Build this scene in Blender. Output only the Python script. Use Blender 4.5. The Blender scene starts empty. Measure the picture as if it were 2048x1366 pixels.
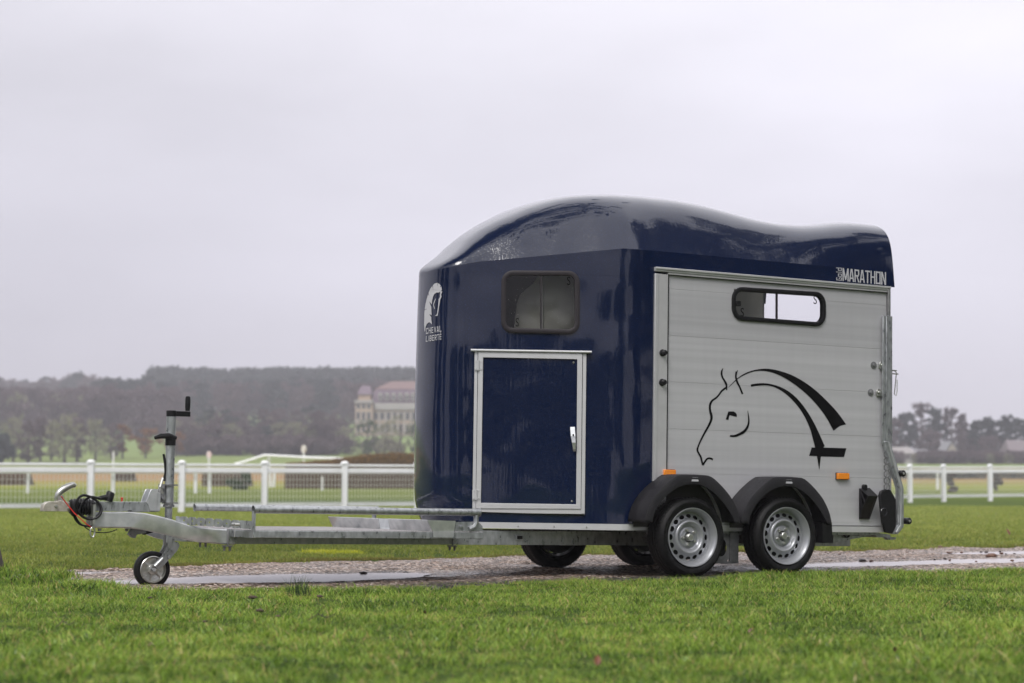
import bpy, bmesh, math, random
import numpy as np
from mathutils import Vector, Matrix, noise as mnoise
from mathutils.geometry import tessellate_polygon
sc = bpy.context.scene
R = math.radians
random.seed(7); rng = np.random.default_rng(7)

# ------------------------------------------------------------------ camera
EYE = 0.619; FPX = 4050.0; HORIZ = 968.0            # eye height, focal length and horizon line in photo pixels
TAU = math.atan((HORIZ-683)/FPX)
cam = bpy.data.objects.new('camera', bpy.data.cameras.new('camera'))
sc.collection.objects.link(cam); sc.camera = cam
cam.location = (0, 0, EYE); cam.rotation_euler = (R(90)+TAU, 0, 0)
cam.data.lens = FPX/2048*36; cam.data.sensor_width = 36
cam.data.clip_start = .1; cam.data.clip_end = 6000
cam.data.dof.use_dof = True; cam.data.dof.focus_distance = 12.9; cam.data.dof.aperture_fstop = 2.8

# ------------------------------------------------------------------ world: overcast sky
SUN_EL, SUN_AZ = 48, 200
w = bpy.data.worlds.new('World'); sc.world = w; w.use_nodes = True
nt = w.node_tree; N = nt.nodes; L = nt.links
N.clear()
def wn(t, **k):
    n = N.new(t)
    for a_, b_ in k.items(): setattr(n, a_, b_)
    return n
tc = wn('ShaderNodeTexCoord'); sep = wn('ShaderNodeSeparateXYZ'); L.new(tc.outputs['Generated'], sep.inputs[0])
ramp = wn('ShaderNodeValToRGB'); L.new(sep.outputs['Z'], ramp.inputs[0])
cr = ramp.color_ramp
stops = [(0.0, (.425,.41,.465)), (.05, (.435,.42,.48)), (.11, (.52,.505,.57)), (.22, (.64,.625,.685)), (.5, (.95,.935,.99)), (1.0, (1.35,1.335,1.38))]
while len(cr.elements) < len(stops): cr.elements.new(.5)
for e, (p_, c_) in zip(cr.elements, stops): e.position = p_; e.color = (*c_, 1)
mp = wn('ShaderNodeMapping'); mp.inputs['Scale'].default_value = (1.3, 1.3, 4.0); mp.inputs['Location'].default_value = (3.1, .4, 1.2)
L.new(tc.outputs['Generated'], mp.inputs[0])
nz = wn('ShaderNodeTexNoise'); nz.inputs['Scale'].default_value = 1.6; nz.inputs['Detail'].default_value = 5; nz.inputs['Roughness'].default_value = .5
L.new(mp.outputs[0], nz.inputs['Vector'])
mr = wn('ShaderNodeMapRange'); mr.inputs['From Min'].default_value = .3; mr.inputs['From Max'].default_value = .7
mr.inputs['To Min'].default_value = .80; mr.inputs['To Max'].default_value = 1.16; L.new(nz.outputs[0], mr.inputs['Value'])
mx = wn('ShaderNodeMapRange'); mx.inputs['From Min'].default_value = -.3; mx.inputs['From Max'].default_value = .3   # cloud a little thinner to the right
mx.inputs['To Min'].default_value = .97; mx.inputs['To Max'].default_value = 1.09; L.new(sep.outputs['X'], mx.inputs['Value'])
mm = wn('ShaderNodeMath', operation='MULTIPLY'); L.new(mr.outputs[0], mm.inputs[0]); L.new(mx.outputs[0], mm.inputs[1])
vm = wn('ShaderNodeVectorMath', operation='SCALE'); L.new(ramp.outputs[0], vm.inputs[0]); L.new(mm.outputs[0], vm.inputs['Scale'])
sky = wn('ShaderNodeTexSky', sky_type='NISHITA'); sky.sun_disc = False
sky.sun_elevation = R(SUN_EL); sky.sun_rotation = R(SUN_AZ)
sv = wn('ShaderNodeVectorMath', operation='SCALE'); sv.inputs['Scale'].default_value = .08; L.new(sky.outputs[0], sv.inputs[0])
mix = wn('ShaderNodeMix', data_type='RGBA'); mix.inputs['Factor'].default_value = .95
L.new(sv.outputs[0], mix.inputs['A']); L.new(vm.outputs[0], mix.inputs['B'])
bg = wn('ShaderNodeBackground'); bg.inputs['Strength'].default_value = 1.0; L.new(mix.outputs['Result'], bg.inputs[0])
wo = wn('ShaderNodeOutputWorld'); L.new(bg.outputs[0], wo.inputs[0])

sun = bpy.data.objects.new('sun', bpy.data.lights.new('sun', 'SUN')); sc.collection.objects.link(sun)
sun.data.energy = 1.5; sun.data.angle = R(20); sun.data.color = (1, .97, .93)
sd = Vector((math.sin(R(SUN_AZ))*math.cos(R(SUN_EL)), math.cos(R(SUN_AZ))*math.cos(R(SUN_EL)), math.sin(R(SUN_EL))))
sun.rotation_euler = (-sd).to_track_quat('-Z', 'Y').to_euler()
sc.view_settings.view_transform = 'Standard'; sc.view_settings.look = 'None'
sc.view_settings.exposure = 0.50; sc.view_settings.gamma = 1; sc.view_settings.use_curve_mapping = False
sc.cycles.max_bounces = 8; sc.cycles.transparent_max_bounces = 12; sc.cycles.volume_bounces = 0
sc.cycles.use_denoising = True

# ------------------------------------------------------------------ materials
def mat(name, base, rough=.5, metal=0.0, coat=0.0, var=None, vscale=20, bump=0, bscale=60, detail=3, rvar=0, vec='Object', stretch=(1,1,1), spec=.5, trans=0, coatr=.05):
    m = bpy.data.materials.new(name); m.use_nodes = True
    n = m.node_tree.nodes; l = m.node_tree.links; b = n['Principled BSDF']
    b.inputs['Base Color'].default_value = (*base, 1); b.inputs['Roughness'].default_value = rough
    b.inputs['Metallic'].default_value = metal; b.inputs['Coat Weight'].default_value = coat; b.inputs['Coat Roughness'].default_value = coatr
    b.inputs['Specular IOR Level'].default_value = spec
    if trans: b.inputs['Transmission Weight'].default_value = trans
    t = n.new('ShaderNodeTexCoord'); mpn = n.new('ShaderNodeMapping'); mpn.inputs['Scale'].default_value = stretch
    l.new(t.outputs[vec], mpn.inputs[0])
    m['map'] = mpn.name
    if var is not None or rvar:
        x = n.new('ShaderNodeTexNoise'); x.inputs['Scale'].default_value = vscale; x.inputs['Detail'].default_value = detail
        l.new(mpn.outputs[0], x.inputs['Vector'])
        if var is not None:
            r = n.new('ShaderNodeValToRGB'); l.new(x.outputs[0], r.inputs[0])
            r.color_ramp.elements[0].position = .32; r.color_ramp.elements[1].position = .68
            r.color_ramp.elements[0].color = (*base, 1); r.color_ramp.elements[1].color = (*var, 1)
            l.new(r.outputs[0], b.inputs['Base Color'])
        if rvar:
            q = n.new('ShaderNodeMapRange'); q.inputs['From Min'].default_value = .3; q.inputs['From Max'].default_value = .7
            q.inputs['To Min'].default_value = max(rough-rvar, .02); q.inputs['To Max'].default_value = rough+rvar
            l.new(x.outputs[0], q.inputs['Value']); l.new(q.outputs[0], b.inputs['Roughness'])
    if bump:
        x2 = n.new('ShaderNodeTexNoise'); x2.inputs['Scale'].default_value = bscale; x2.inputs['Detail'].default_value = 4
        l.new(mpn.outputs[0], x2.inputs['Vector'])
        bu = n.new('ShaderNodeBump'); bu.inputs['Strength'].default_value = bump; bu.inputs['Distance'].default_value = .01
        l.new(x2.outputs[0], bu.inputs['Height']); l.new(bu.outputs[0], b.inputs['Normal'])
    return m

def nodes(m): return m.node_tree.nodes, m.node_tree.links, m.node_tree.nodes['Principled BSDF']

# dark blue gelcoat: flake, long ripples, rain drops and run-down streaks
BLUE = mat('blue_gelcoat', (.0015,.0064,.030), rough=.35, coat=1.0, coatr=.03, spec=.12)
n, l, b = nodes(BLUE)
t = n.new('ShaderNodeTexCoord')
def tex(kind, sc_, vecout, **k):
    x = n.new(kind)
    for a_, b_ in k.items():
        if a_ in x.inputs: x.inputs[a_].default_value = b_
        else: setattr(x, a_, b_)
    x.inputs['Scale'].default_value = sc_; l.new(vecout, x.inputs['Vector']); return x
rip = tex('ShaderNodeTexNoise', 2.2, t.outputs['Object'], Detail=1.0)
ms = n.new('ShaderNodeMapping'); ms.inputs['Scale'].default_value = (60, 60, 1.6); l.new(t.outputs['Object'], ms.inputs[0])
stk = tex('ShaderNodeTexNoise', 1.0, ms.outputs[0], Detail=2.0)
drop = tex('ShaderNodeTexVoronoi', 95.0, t.outputs['Object'])
dr = n.new('ShaderNodeMapRange'); dr.inputs['From Min'].default_value = .0; dr.inputs['From Max'].default_value = .28; dr.inputs['To Min'].default_value = 1; dr.inputs['To Max'].default_value = 0
l.new(drop.outputs['Distance'], dr.inputs['Value'])
b1 = n.new('ShaderNodeBump'); b1.inputs['Strength'].default_value = .95; b1.inputs['Distance'].default_value = .02; l.new(rip.outputs[0], b1.inputs['Height'])
b2 = n.new('ShaderNodeBump'); b2.inputs['Strength'].default_value = .16; b2.inputs['Distance'].default_value = .002; l.new(stk.outputs[0], b2.inputs['Height']); l.new(b1.outputs[0], b2.inputs['Normal'])
b3 = n.new('ShaderNodeBump'); b3.inputs['Strength'].default_value = .32; b3.inputs['Distance'].default_value = .0012; l.new(dr.outputs[0], b3.inputs['Height']); l.new(b2.outputs[0], b3.inputs['Normal'])
l.new(b1.outputs[0], b.inputs['Normal']); l.new(b3.outputs[0], b.inputs['Coat Normal'])
fl = tex('ShaderNodeTexVoronoi', 420.0, t.outputs['Object'])
fr = n.new('ShaderNodeValToRGB'); l.new(fl.outputs['Color'], fr.inputs[0])
fr.color_ramp.elements[0].position = .80; fr.color_ramp.elements[0].color = (.0012,.0062,.029,1)
fr.color_ramp.elements[1].position = 1.0; fr.color_ramp.elements[1].color = (.012,.04,.15,1)
l.new(fr.outputs[0], b.inputs['Base Color'])
sr = n.new('ShaderNodeMapRange'); sr.inputs['From Min'].default_value = .35; sr.inputs['From Max'].default_value = .7; sr.inputs['To Min'].default_value = .015; sr.inputs['To Max'].default_value = .09
l.new(stk.outputs[0], sr.inputs['Value']); l.new(sr.outputs[0], b.inputs['Coat Roughness'])

# brushed silver plank: fine horizontal drawn lines + faint rain streaks, tone differs plank to plank
PLANK = mat('silver_plank', (.34,.34,.345), rough=.42, metal=.35)
n, l, b = nodes(PLANK)
t = n.new('ShaderNodeTexCoord'); oi = n.new('ShaderNodeObjectInfo')
m1 = n.new('ShaderNodeMapping'); m1.inputs['Scale'].default_value = (.35, 1, 22); l.new(t.outputs['Object'], m1.inputs[0])
x1 = tex('ShaderNodeTexNoise', 1.0, m1.outputs[0], Detail=4.0)
m2 = n.new('ShaderNodeMapping'); m2.inputs['Scale'].default_value = (26, 1, .9); l.new(t.outputs['Object'], m2.inputs[0])
x2 = tex('ShaderNodeTexNoise', 1.0, m2.outputs[0], Detail=3.0)
a1 = n.new('ShaderNodeMath'); a1.operation = 'MULTIPLY_ADD'; a1.inputs[1].default_value = .55; l.new(x1.outputs[0], a1.inputs[0])
a2 = n.new('ShaderNodeMath'); a2.operation = 'MULTIPLY_ADD'; a2.inputs[1].default_value = .12; l.new(x2.outputs[0], a2.inputs[0]); l.new(a2.outputs[0], a1.inputs[2])
a3 = n.new('ShaderNodeMath'); a3.operation = 'MULTIPLY'; a3.inputs[1].default_value = .14; l.new(oi.outputs['Random'], a3.inputs[0]); l.new(a3.outputs[0], a2.inputs[2])
rr = n.new('ShaderNodeValToRGB'); l.new(a1.outputs[0], rr.inputs[0])
rr.color_ramp.elements[0].position = .25; rr.color_ramp.elements[0].color = (.50,.50,.52,1); rr.color_ramp.elements[1].position = .72; rr.color_ramp.elements[1].color = (.68,.68,.70,1)
l.new(rr.outputs[0], b.inputs['Base Color'])
bb = n.new('ShaderNodeBump'); bb.inputs['Strength'].default_value = .25; bb.inputs['Distance'].default_value = .002; l.new(x1.outputs[0], bb.inputs['Height']); l.new(bb.outputs[0], b.inputs['Normal'])

ALU = mat('anodised_aluminium', (.66,.66,.67), rough=.36, metal=.45, var=(.58,.58,.59), vscale=9, rvar=.06)
GALV = mat('galvanised_steel', (.27,.285,.295), rough=.36, metal=.65, var=(.47,.49,.50), vscale=38, detail=6, rvar=.12, bump=.15, bscale=90, stretch=(1,1,.45))
GALVD = mat('galvanised_steel_dull', (.15,.155,.16), rough=.55, metal=.45, var=(.26,.26,.265), vscale=22, detail=6, rvar=.1)
ZINC = mat('zinc_plated', (.55,.55,.53), rough=.3, metal=.85, var=(.45,.46,.42), vscale=30)
RIMM = mat('silver_wheel_paint', (.36,.37,.39), rough=.32, metal=.45, coat=.4, var=(.33,.34,.36), vscale=12)
DECK = mat('tread_deck', (.42,.40,.40), rough=.4, metal=.35, var=(.6,.58,.58), vscale=80, bump=.5, bscale=160)
SHEET = mat('folded_sheet', (.44,.46,.475), rough=.3, metal=.65, var=(.66,.67,.68), vscale=14, detail=5)
BLACKP = mat('black_plastic', (.005,.005,.006), rough=.4, spec=.3, var=(.010,.010,.011), vscale=40)
FENDER = mat('grey_plastic', (.013,.0125,.0155), rough=.55, spec=.3, bump=.35, bscale=420, var=(.022,.021,.024), vscale=8, rvar=.08)
FRAMEP = mat('window_frame_plastic', (.024,.020,.024), rough=.5, spec=.3, bump=.1, bscale=200)
RUBBER = mat('tyre_rubber', (.0025,.0025,.003), rough=.5, spec=.22, var=(.008,.008,.008), vscale=25, detail=6, bump=.25, bscale=120)
DECAL = mat('black_vinyl', (.002,.002,.0025), rough=.5, spec=.15)
WHITEV = mat('silver_vinyl', (.52,.52,.55), rough=.5, metal=.1)
ORANGE = mat('amber_lens', (.85,.26,.01), rough=.2, coat=.6, bump=.3, bscale=300)
INNER = mat('interior_lining', (.5,.5,.49), rough=.6, var=(.6,.6,.58), vscale=6)
COPPER = mat('cast_coupling', (.60,.57,.51), rough=.38, metal=.5, var=(.42,.38,.32), vscale=25, bump=.3, bscale=80)
REDP = mat('red_plastic', (.65,.03,.02), rough=.4)
FENCE = mat('white_plastic_rail', (.78,.78,.80), rough=.35, var=(.68,.69,.68), vscale=1.5, detail=5, vec='Object')
WIRE = mat('galvanised_wire', (.55,.56,.53), rough=.5, metal=.2)
PLASTERO = mat('ochre_plaster', (.38,.285,.205), rough=.9, var=(.42,.32,.23), vscale=.3)
PLASTERW = mat('pale_plaster', (.36,.345,.33), rough=.9, var=(.32,.305,.29), vscale=.4)  # dimmed so that part of the distance haze sits in the colour
ROOFR = mat('red_brown_tiles', (.14,.085,.08), rough=.8, var=(.17,.11,.10), vscale=.8)
ROOFV = mat('dark_slate', (.09,.06,.085), rough=.7, var=(.13,.09,.11), vscale=1)
DARKW = mat('dark_window', (.03,.035,.04), rough=.15)
BRUSH = mat('brushwood', (.035,.022,.012), rough=.95, var=(.09,.06,.03), vscale=14, bump=1, bscale=30, stretch=(3,3,.4))
BRUSHT = mat('brushwood_top', (.16,.09,.035), rough=.95, var=(.27,.16,.065), vscale=9, bump=1, bscale=30)
BARK = mat('bark', (.05,.042,.034), rough=.95, var=(.12,.105,.085), vscale=14, detail=8, bump=1, bscale=30, stretch=(1,1,.35))

def glassmat(name, tint, refl, mixf):
    m = bpy.data.materials.new(name); m.use_nodes = True; n = m.node_tree.nodes; l = m.node_tree.links; n.clear()
    o = n.new('ShaderNodeOutputMaterial'); tr = n.new('ShaderNodeBsdfTransparent'); tr.inputs[0].default_value = (*tint, 1)
    g = n.new('ShaderNodeBsdfGlossy'); g.inputs['Roughness'].default_value = .02; g.inputs[0].default_value = (refl, refl, refl, 1)
    lw = n.new('ShaderNodeFresnel'); lw.inputs['IOR'].default_value = 1.5
    mu = n.new('ShaderNodeMath'); mu.operation = 'MULTIPLY'; mu.inputs[1].default_value = mixf; l.new(lw.outputs[0], mu.inputs[0])
    tcx = n.new('ShaderNodeTexCoord'); v = n.new('ShaderNodeTexVoronoi'); v.inputs['Scale'].default_value = 90; l.new(tcx.outputs['Object'], v.inputs['Vector'])
    r = n.new('ShaderNodeMapRange'); r.inputs['From Max'].default_value = .22; r.inputs['To Min'].default_value = 1; r.inputs['To Max'].default_value = 0; l.new(v.outputs['Distance'], r.inputs['Value'])
    bu = n.new('ShaderNodeBump'); bu.inputs['Strength'].default_value = .5; bu.inputs['Distance'].default_value = .003; l.new(r.outputs[0], bu.inputs['Height'])
    l.new(bu.outputs[0], g.inputs['Normal'])
    mi = n.new('ShaderNodeMixShader'); l.new(mu.outputs[0], mi.inputs[0]); l.new(tr.outputs[0], mi.inputs[1]); l.new(g.outputs[0], mi.inputs[2]); l.new(mi.outputs[0], o.inputs[0])
    return m
GLASSD = glassmat('tinted_pane', (.62,.62,.60), .8, 1.0)
GLASSC = glassmat('clear_pane', (.97,.97,.98), .9, 1.0)

# ------------------------------------------------------------------ mesh helpers
class MB:
    def __init__(s): s.v = []; s.f = []
    def add(s, vs, fs):
        o = len(s.v); s.v += [tuple(p) for p in vs]; s.f += [tuple(i+o for i in f) for f in fs]; return s
    def box(s, x0, x1, y0, y1, z0, z1):
        return s.add([(x, y, z) for x in (x0, x1) for y in (y0, y1) for z in (z0, z1)],
                     [(0,1,3,2),(4,6,7,5),(0,4,5,1),(2,3,7,6),(0,2,6,4),(1,5,7,3)])
    def prism(s, pts, y0, y1, ax='y'):                     # closed outline in x,z pushed along y (or in y,z pushed along x, or x,y along z)
        n_ = len(pts)
        def P3(p, d): return (p[0], d, p[1]) if ax == 'y' else ((d, p[0], p[1]) if ax == 'x' else (p[0], p[1], d))
        vs = [P3(p, y0) for p in pts]+[P3(p, y1) for p in pts]
        fs = [(i, (i+1) % n_, (i+1) % n_+n_, i+n_) for i in range(n_)]
        tri = tessellate_polygon([[Vector((p[0], p[1], 0)) for p in pts]])
        fs += [tuple(t_) for t_ in tri]+[tuple(i+n_ for i in reversed(t_)) for t_ in tri]
        return s.add(vs, fs)
    def tube(s, path, r, n_=10, cap=True):
        path = [Vector(p) for p in path]; rs = r if isinstance(r, (list, tuple)) else [r]*len(path)
        rings = []; up = None
        for i, p in enumerate(path):
            d = (path[min(i+1, len(path)-1)]-path[max(i-1, 0)])
            if d.length < 1e-9: d = Vector((0,0,1))
            d.normalize()
            if up is None: up = d.orthogonal().normalized()
            else:
                up = up-d*up.dot(d)
                up = up.normalized() if up.length > 1e-6 else d.orthogonal().normalized()
            q = d.cross(up)
            rings.append([p+(up*math.cos(a_)+q*math.sin(a_))*rs[i] for a_ in [2*math.pi*k/n_ for k in range(n_)]])
        vs = [v for rg in rings for v in rg]; fs = []
        for i in range(len(path)-1):
            for k in range(n_):
                fs.append((i*n_+k, i*n_+(k+1) % n_, (i+1)*n_+(k+1) % n_, (i+1)*n_+k))
        if cap: fs += [tuple(reversed(range(n_))), tuple(range((len(path)-1)*n_, len(path)*n_))]
        return s.add(vs, fs)
    def lathe(s, prof, c, n_=40, axis='y', sx=1.0):        # prof: (radius, offset along axis)
        vs = []
        for r_, d in prof:
            for k in range(n_):
                a_ = 2*math.pi*k/n_; u_, v_ = r_*math.cos(a_), r_*math.sin(a_)
                vs.append((c[0]+u_, c[1]+d, c[2]+v_) if axis == 'y' else ((c[0]+d, c[1]+u_, c[2]+v_) if axis == 'x' else (c[0]+u_, c[1]+v_, c[2]+d)))
        fs = [(i*n_+k, i*n_+(k+1) % n_, (i+1)*n_+(k+1) % n_, (i+1)*n_+k) for i in range(len(prof)-1) for k in range(n_)]
        return s.add(vs, fs)
    def grid(s, rows):                                     # rows of equal length
        m_ = len(rows[0]); vs = [p for r_ in rows for p in r_]
        return s.add(vs, [(i*m_+j, i*m_+j+1, (i+1)*m_+j+1, (i+1)*m_+j) for i in range(len(rows)-1) for j in range(m_-1)])
    def holed(s, fn, r=.32, n_=16):                        # one unit cell of fn(u,v) with a round hole
        out = []; inn = []
        for k in range(n_):
            a_ = 2*math.pi*k/n_; c_, d_ = math.cos(a_), math.sin(a_); q = max(abs(c_), abs(d_))
            out.append(fn(.5+.5*c_/q, .5+.5*d_/q)); inn.append(fn(.5+r*c_, .5+r*d_))
        return s.add(out+inn, [(k, (k+1) % n_, n_+(k+1) % n_, n_+k) for k in range(n_)])

def obj(name, mb, m, parent=None, smooth=True, angle=32, bevel=0, solid=0, label=None, kind=None, mesh=None):
    if mesh is None:
        me = bpy.data.meshes.new(name); me.from_pydata(mb.v, [], mb.f); me.validate()
        bm = bmesh.new(); bm.from_mesh(me)
        bmesh.ops.remove_doubles(bm, verts=bm.verts, dist=1e-5); bmesh.ops.recalc_face_normals(bm, faces=bm.faces)
        bm.to_mesh(me); bm.free()
        if smooth: me.shade_smooth(); me.set_sharp_from_angle(angle=R(angle))
        for mm_ in (m if isinstance(m, (list, tuple)) else [m]): me.materials.append(mm_)
    else: me = mesh
    o = bpy.data.objects.new(name, me); sc.collection.objects.link(o)
    if parent: o.parent = parent
    if solid: md = o.modifiers.new('s', 'SOLIDIFY'); md.thickness = solid; md.offset = 0
    if bevel: md = o.modifiers.new('b', 'BEVEL'); md.width = bevel; md.segments = 2; md.limit_method = 'ANGLE'; md.angle_limit = R(40)
    if label: o['label'] = label
    if kind: o['kind'] = kind
    return o
def tag(o, label=None, cat=None, group=None, kind=None):
    if label: o['label'] = label
    if cat: o['category'] = cat
    if group: o['group'] = group
    if kind: o['kind'] = kind
    return o
def thing(name, label, cat, loc=(0,0,0), group=None, mtx=None):
    o = bpy.data.objects.new(name, None); sc.collection.objects.link(o); o.empty_display_size = .2
    if mtx is not None: o.matrix_world = mtx
    else: o.location = loc
    return tag(o, label, cat, group)

# ------------------------------------------------------------------ trailer frame: x to the rear, y to its far side, z up
TH, DL = R(29.44), R(1.02)
OO = Vector((1.197, 13.5, 0))
AX = Vector((math.cos(TH)*math.cos(DL), math.sin(TH)*math.cos(DL), -math.sin(DL))); AY = Vector((-math.sin(TH), math.cos(TH), 0)); AZ = AX.cross(AY)
TM = Matrix((( AX.x, AY.x, AZ.x, OO.x), (AX.y, AY.y, AZ.y, OO.y), (AX.z, AY.z, AZ.z, OO.z), (0,0,0,1)))
TI = TM.inverted()
CT = TI @ Vector((0, 0, EYE)); TR3 = TI.to_3x3()
def ray(px, py):
    x = (px-1024)/FPX; z = (683-py)/FPX
    return TR3 @ Vector((x, math.cos(TAU)-math.sin(TAU)*z, math.sin(TAU)+math.cos(TAU)*z))
def onY(px, py, y): r_ = ray(px, py); q = CT+r_*((y-CT.y)/r_.y); return q
def onX(px, py, x): r_ = ray(px, py); return CT+r_*((x-CT.x)/r_.x)
def P(px, py, y): q = onY(px, py, y); return (q.x, q.z)
WY = .185                                                  # near wall
HX = -.41; FA = math.atan(.503)                            # plan hinge, taper angle
FN = Vector((-math.sin(FA), -math.cos(FA), 0))             # outward normal of the tapered front wall
F0 = Vector((HX, WY, 0))
def onF(px, py, off=0):                                    # hit on the tapered front wall, moved outward by off
    r_ = ray(px, py); q0 = F0+FN*off; return CT+r_*((q0-CT).dot(FN)/r_.dot(FN))
YC = .95
NXS = [-1.53,-1.527,-1.515,-1.49,-1.455,-1.41,-1.33]; NWS = [0,.09,.15,.205,.245,.275,.302]
def half(x):
    if x > HX+.12: return YC-WY
    if x > HX-.12: return YC-WY-.503*(HX-x+.12)**2/.48
    if x > -1.33: return YC-WY-(HX-x)*.503
    xs = NXS; ws = NWS
    return float(np.interp(x, xs, ws))
def nose_x(y):
    return float(np.interp(abs(y-YC), NWS, NXS))
def crease(x): return float(np.interp(x, [-1.53,-1.33,-.44,1.87], [2.02,2.072,2.185,2.183]))
def bulge(x, z):
    k = min(max((-1.2-x)/.25, 0), 1); k = k*k*(3-2*k)
    t_ = min(max((z-.345)/1.7, 0), 1); d = -.014*math.sin(math.pi*t_)
    if z < .55: d += .05*((.55-z)/.205)**2
    return d*k

TRL = thing('horse_trailer', 'dark blue and silver double-axle horse trailer with long drawbar platform, parked on the gravel path', 'horse trailer', mtx=TM)

# ---- lower blue body (front cell) with window opening
wTL, wTR, wBR, wBL = [onF(*q) for q in ((1003,541),(1159,542),(1159,669),(1002,665))]
wx0, wx1 = (wTL.x+wBL.x)/2+.02, (wTR.x+wBR.x)/2-.02; wz0, wz1 = (wBL.z+wBR.z)/2+.02, (wTL.z+wTR.z)/2-.02
xs = [-.195,-.29,-.32,-.35,-.38,-.41,-.44,-.47,-.50,-.53, wx1, (wx0+wx1)/2, wx0, -1.2,-1.27,-1.30,-1.325,-1.37,-1.41,-1.435,-1.455,-1.475,-1.49,-1.503,-1.515,-1.522,-1.527,-1.53]
xs = sorted(set(xs), reverse=True)
body = MB()
def wp(x, z, side):
    h_ = half(x)
    return (x+bulge(x, z), YC-side*h_, z)
for side in (1, -1):
    for i in range(len(xs)-1):
        a0, a1 = xs[i], xs[i+1]
        win = side == 1 and a1 >= wx0-1e-6 and a0 <= wx1+1e-6
        zs = [.345,.37,.40,.44,.49,.55,.7,wz0*.5+.35,wz0,wz0+.12,wz1,2.0]
        for j in range(len(zs)):
            def zz(k, x): return crease(x) if k == len(zs) else zs[k]
            if win and 8 <= j < 10: continue
            body.add([wp(a0, zz(j, a0), side), wp(a1, zz(j, a1), side), wp(a1, zz(j+1, a1), side), wp(a0, zz(j+1, a0), side)], [(0,1,2,3)])
for side in (1, -1):                                       # band above the silver side, to the rear
    xr = [-.195,.2,.6,1.0,1.4,1.75,1.865]
    for i in range(len(xr)-1):
        z0 = 2.072
        o_ = side*.012*min(1, i); o2_ = side*.012
        body.add([(xr[i], YC-side*(YC-WY)-o_, z0), (xr[i+1], YC-side*(YC-WY)-o2_, z0), (xr[i+1], YC-side*(YC-WY), crease(xr[i+1])), (xr[i], YC-side*(YC-WY), crease(xr[i]))], [(0,1,2,3)])
obj('body', body, BLUE, TRL, angle=28)
# ---- roof
RT = [(-1.53,2.021),(-1.527,2.032),(-1.515,2.05),(-1.49,2.075),(-1.455,2.102),(-1.42,2.13),(-1.37,2.168),(-1.3,2.238),(-1.2,2.319),(-1.1,2.386),(-1,2.441),(-.9,2.494),(-.8,2.534),(-.7,2.57),(-.6,2.597),(-.5,2.615),(-.4,2.627),(-.3,2.637),(-.2,2.642),(-.1,2.646),(0,2.648),(.1,2.649),(.2,2.647),(.3,2.641),(.4,2.633),(.5,2.62),(.6,2.606),(.7,2.59),(.8,2.573),(.9,2.557),(1,2.543),(1.1,2.538),(1.2,2.537),(1.3,2.541),(1.4,2.552),(1.5,2.567),(1.6,2.581),(1.7,2.588),(1.8,2.59),(1.865,2.59)]
rows = []
for x, r_ in RT:
    w_ = half(x); c_ = crease(x); h_ = r_-c_; row = []
    kk = min(max((x-.7)/1.0, 0), 1); kk = kk*kk*(3-2*kk)          # squarer shoulders towards the rear
    Pp = [(w_, c_), (w_-(.17-.13*kk)*min(1, h_/.4)*min(1, w_/.5), c_+h_*(.74+.08*kk)), (w_*(.74+.20*kk), r_), (0, r_)]
    for k in range(25):
        t_ = k/24; B = [(1-t_)**3, 3*t_*(1-t_)**2, 3*t_*t_*(1-t_), t_**3]
        row.append((sum(q*p_[0] for q, p_ in zip(B, Pp)), sum(q*p_[1] for q, p_ in zip(B, Pp))))
    rows.append([(x+bulge(x, c_), YC-y_, z_) for y_, z_ in row]+[(x+bulge(x, c_), YC+y_, z_) for y_, z_ in reversed(row[:-1])])
roof = MB(); roof.grid(rows)
obj('roof', roof, BLUE, TRL, angle=40)
# rear lip of the roof
lip = MB(); last = rows[-1]
lip.grid([last, [(p_[0]+.006, YC+(p_[1]-YC)*.985, p_[2]-.006) for p_ in last], [(p_[0]-.01, YC+(p_[1]-YC)*.95, p_[2]-.03) for p_ in last]])
obj('roof_edge', lip, BLUE, TRL)

# ---- silver side wall of planks with frame (near) and far side, floor, front bulkhead
xl, xr_ = -.205, 1.822
def zpl(i): return [.352,.655,.965,1.275,1.585,1.895,2.035][i]
plz = [P(1330, 960, WY)[1]]
seam_y = [(1329,856.9),(1329,762.7),(1329,670),(1329,576.4)]
zz_ = [.352, P(1500,972-0,WY)[1]-0.0] + [P(x_, y_, WY)[1] for x_, y_ in seam_y] + [2.03]
zz_[1] = P(1700,955,WY)[1]
side = MB()                                                # frame: left post, top rail in two steps, thin rear edge
side.box(-.207,-.182, .168,.20, .34,2.03).box(-.182,-.10, .174,.20, .34,2.03)
side.box(-.207,1.822, .166,.20, 2.046,2.074).box(-.207,1.822, .158,.166, 2.060,2.074).box(-.10,1.822, .172,.20, 2.03,2.046)
side.box(1.80,1.822,.174,.20,.34,2.03)
SW = obj('side_wall', side, ALU, TRL, bevel=.002)
sl = MB(); sl.box(-.0998,-.0942,.1725,.19,.345,2.03); sl.box(-.0942,1.80,.1705,.19,2.0262,2.0298); obj('door_seal', sl, BLACKP, SW, smooth=False)
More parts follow.
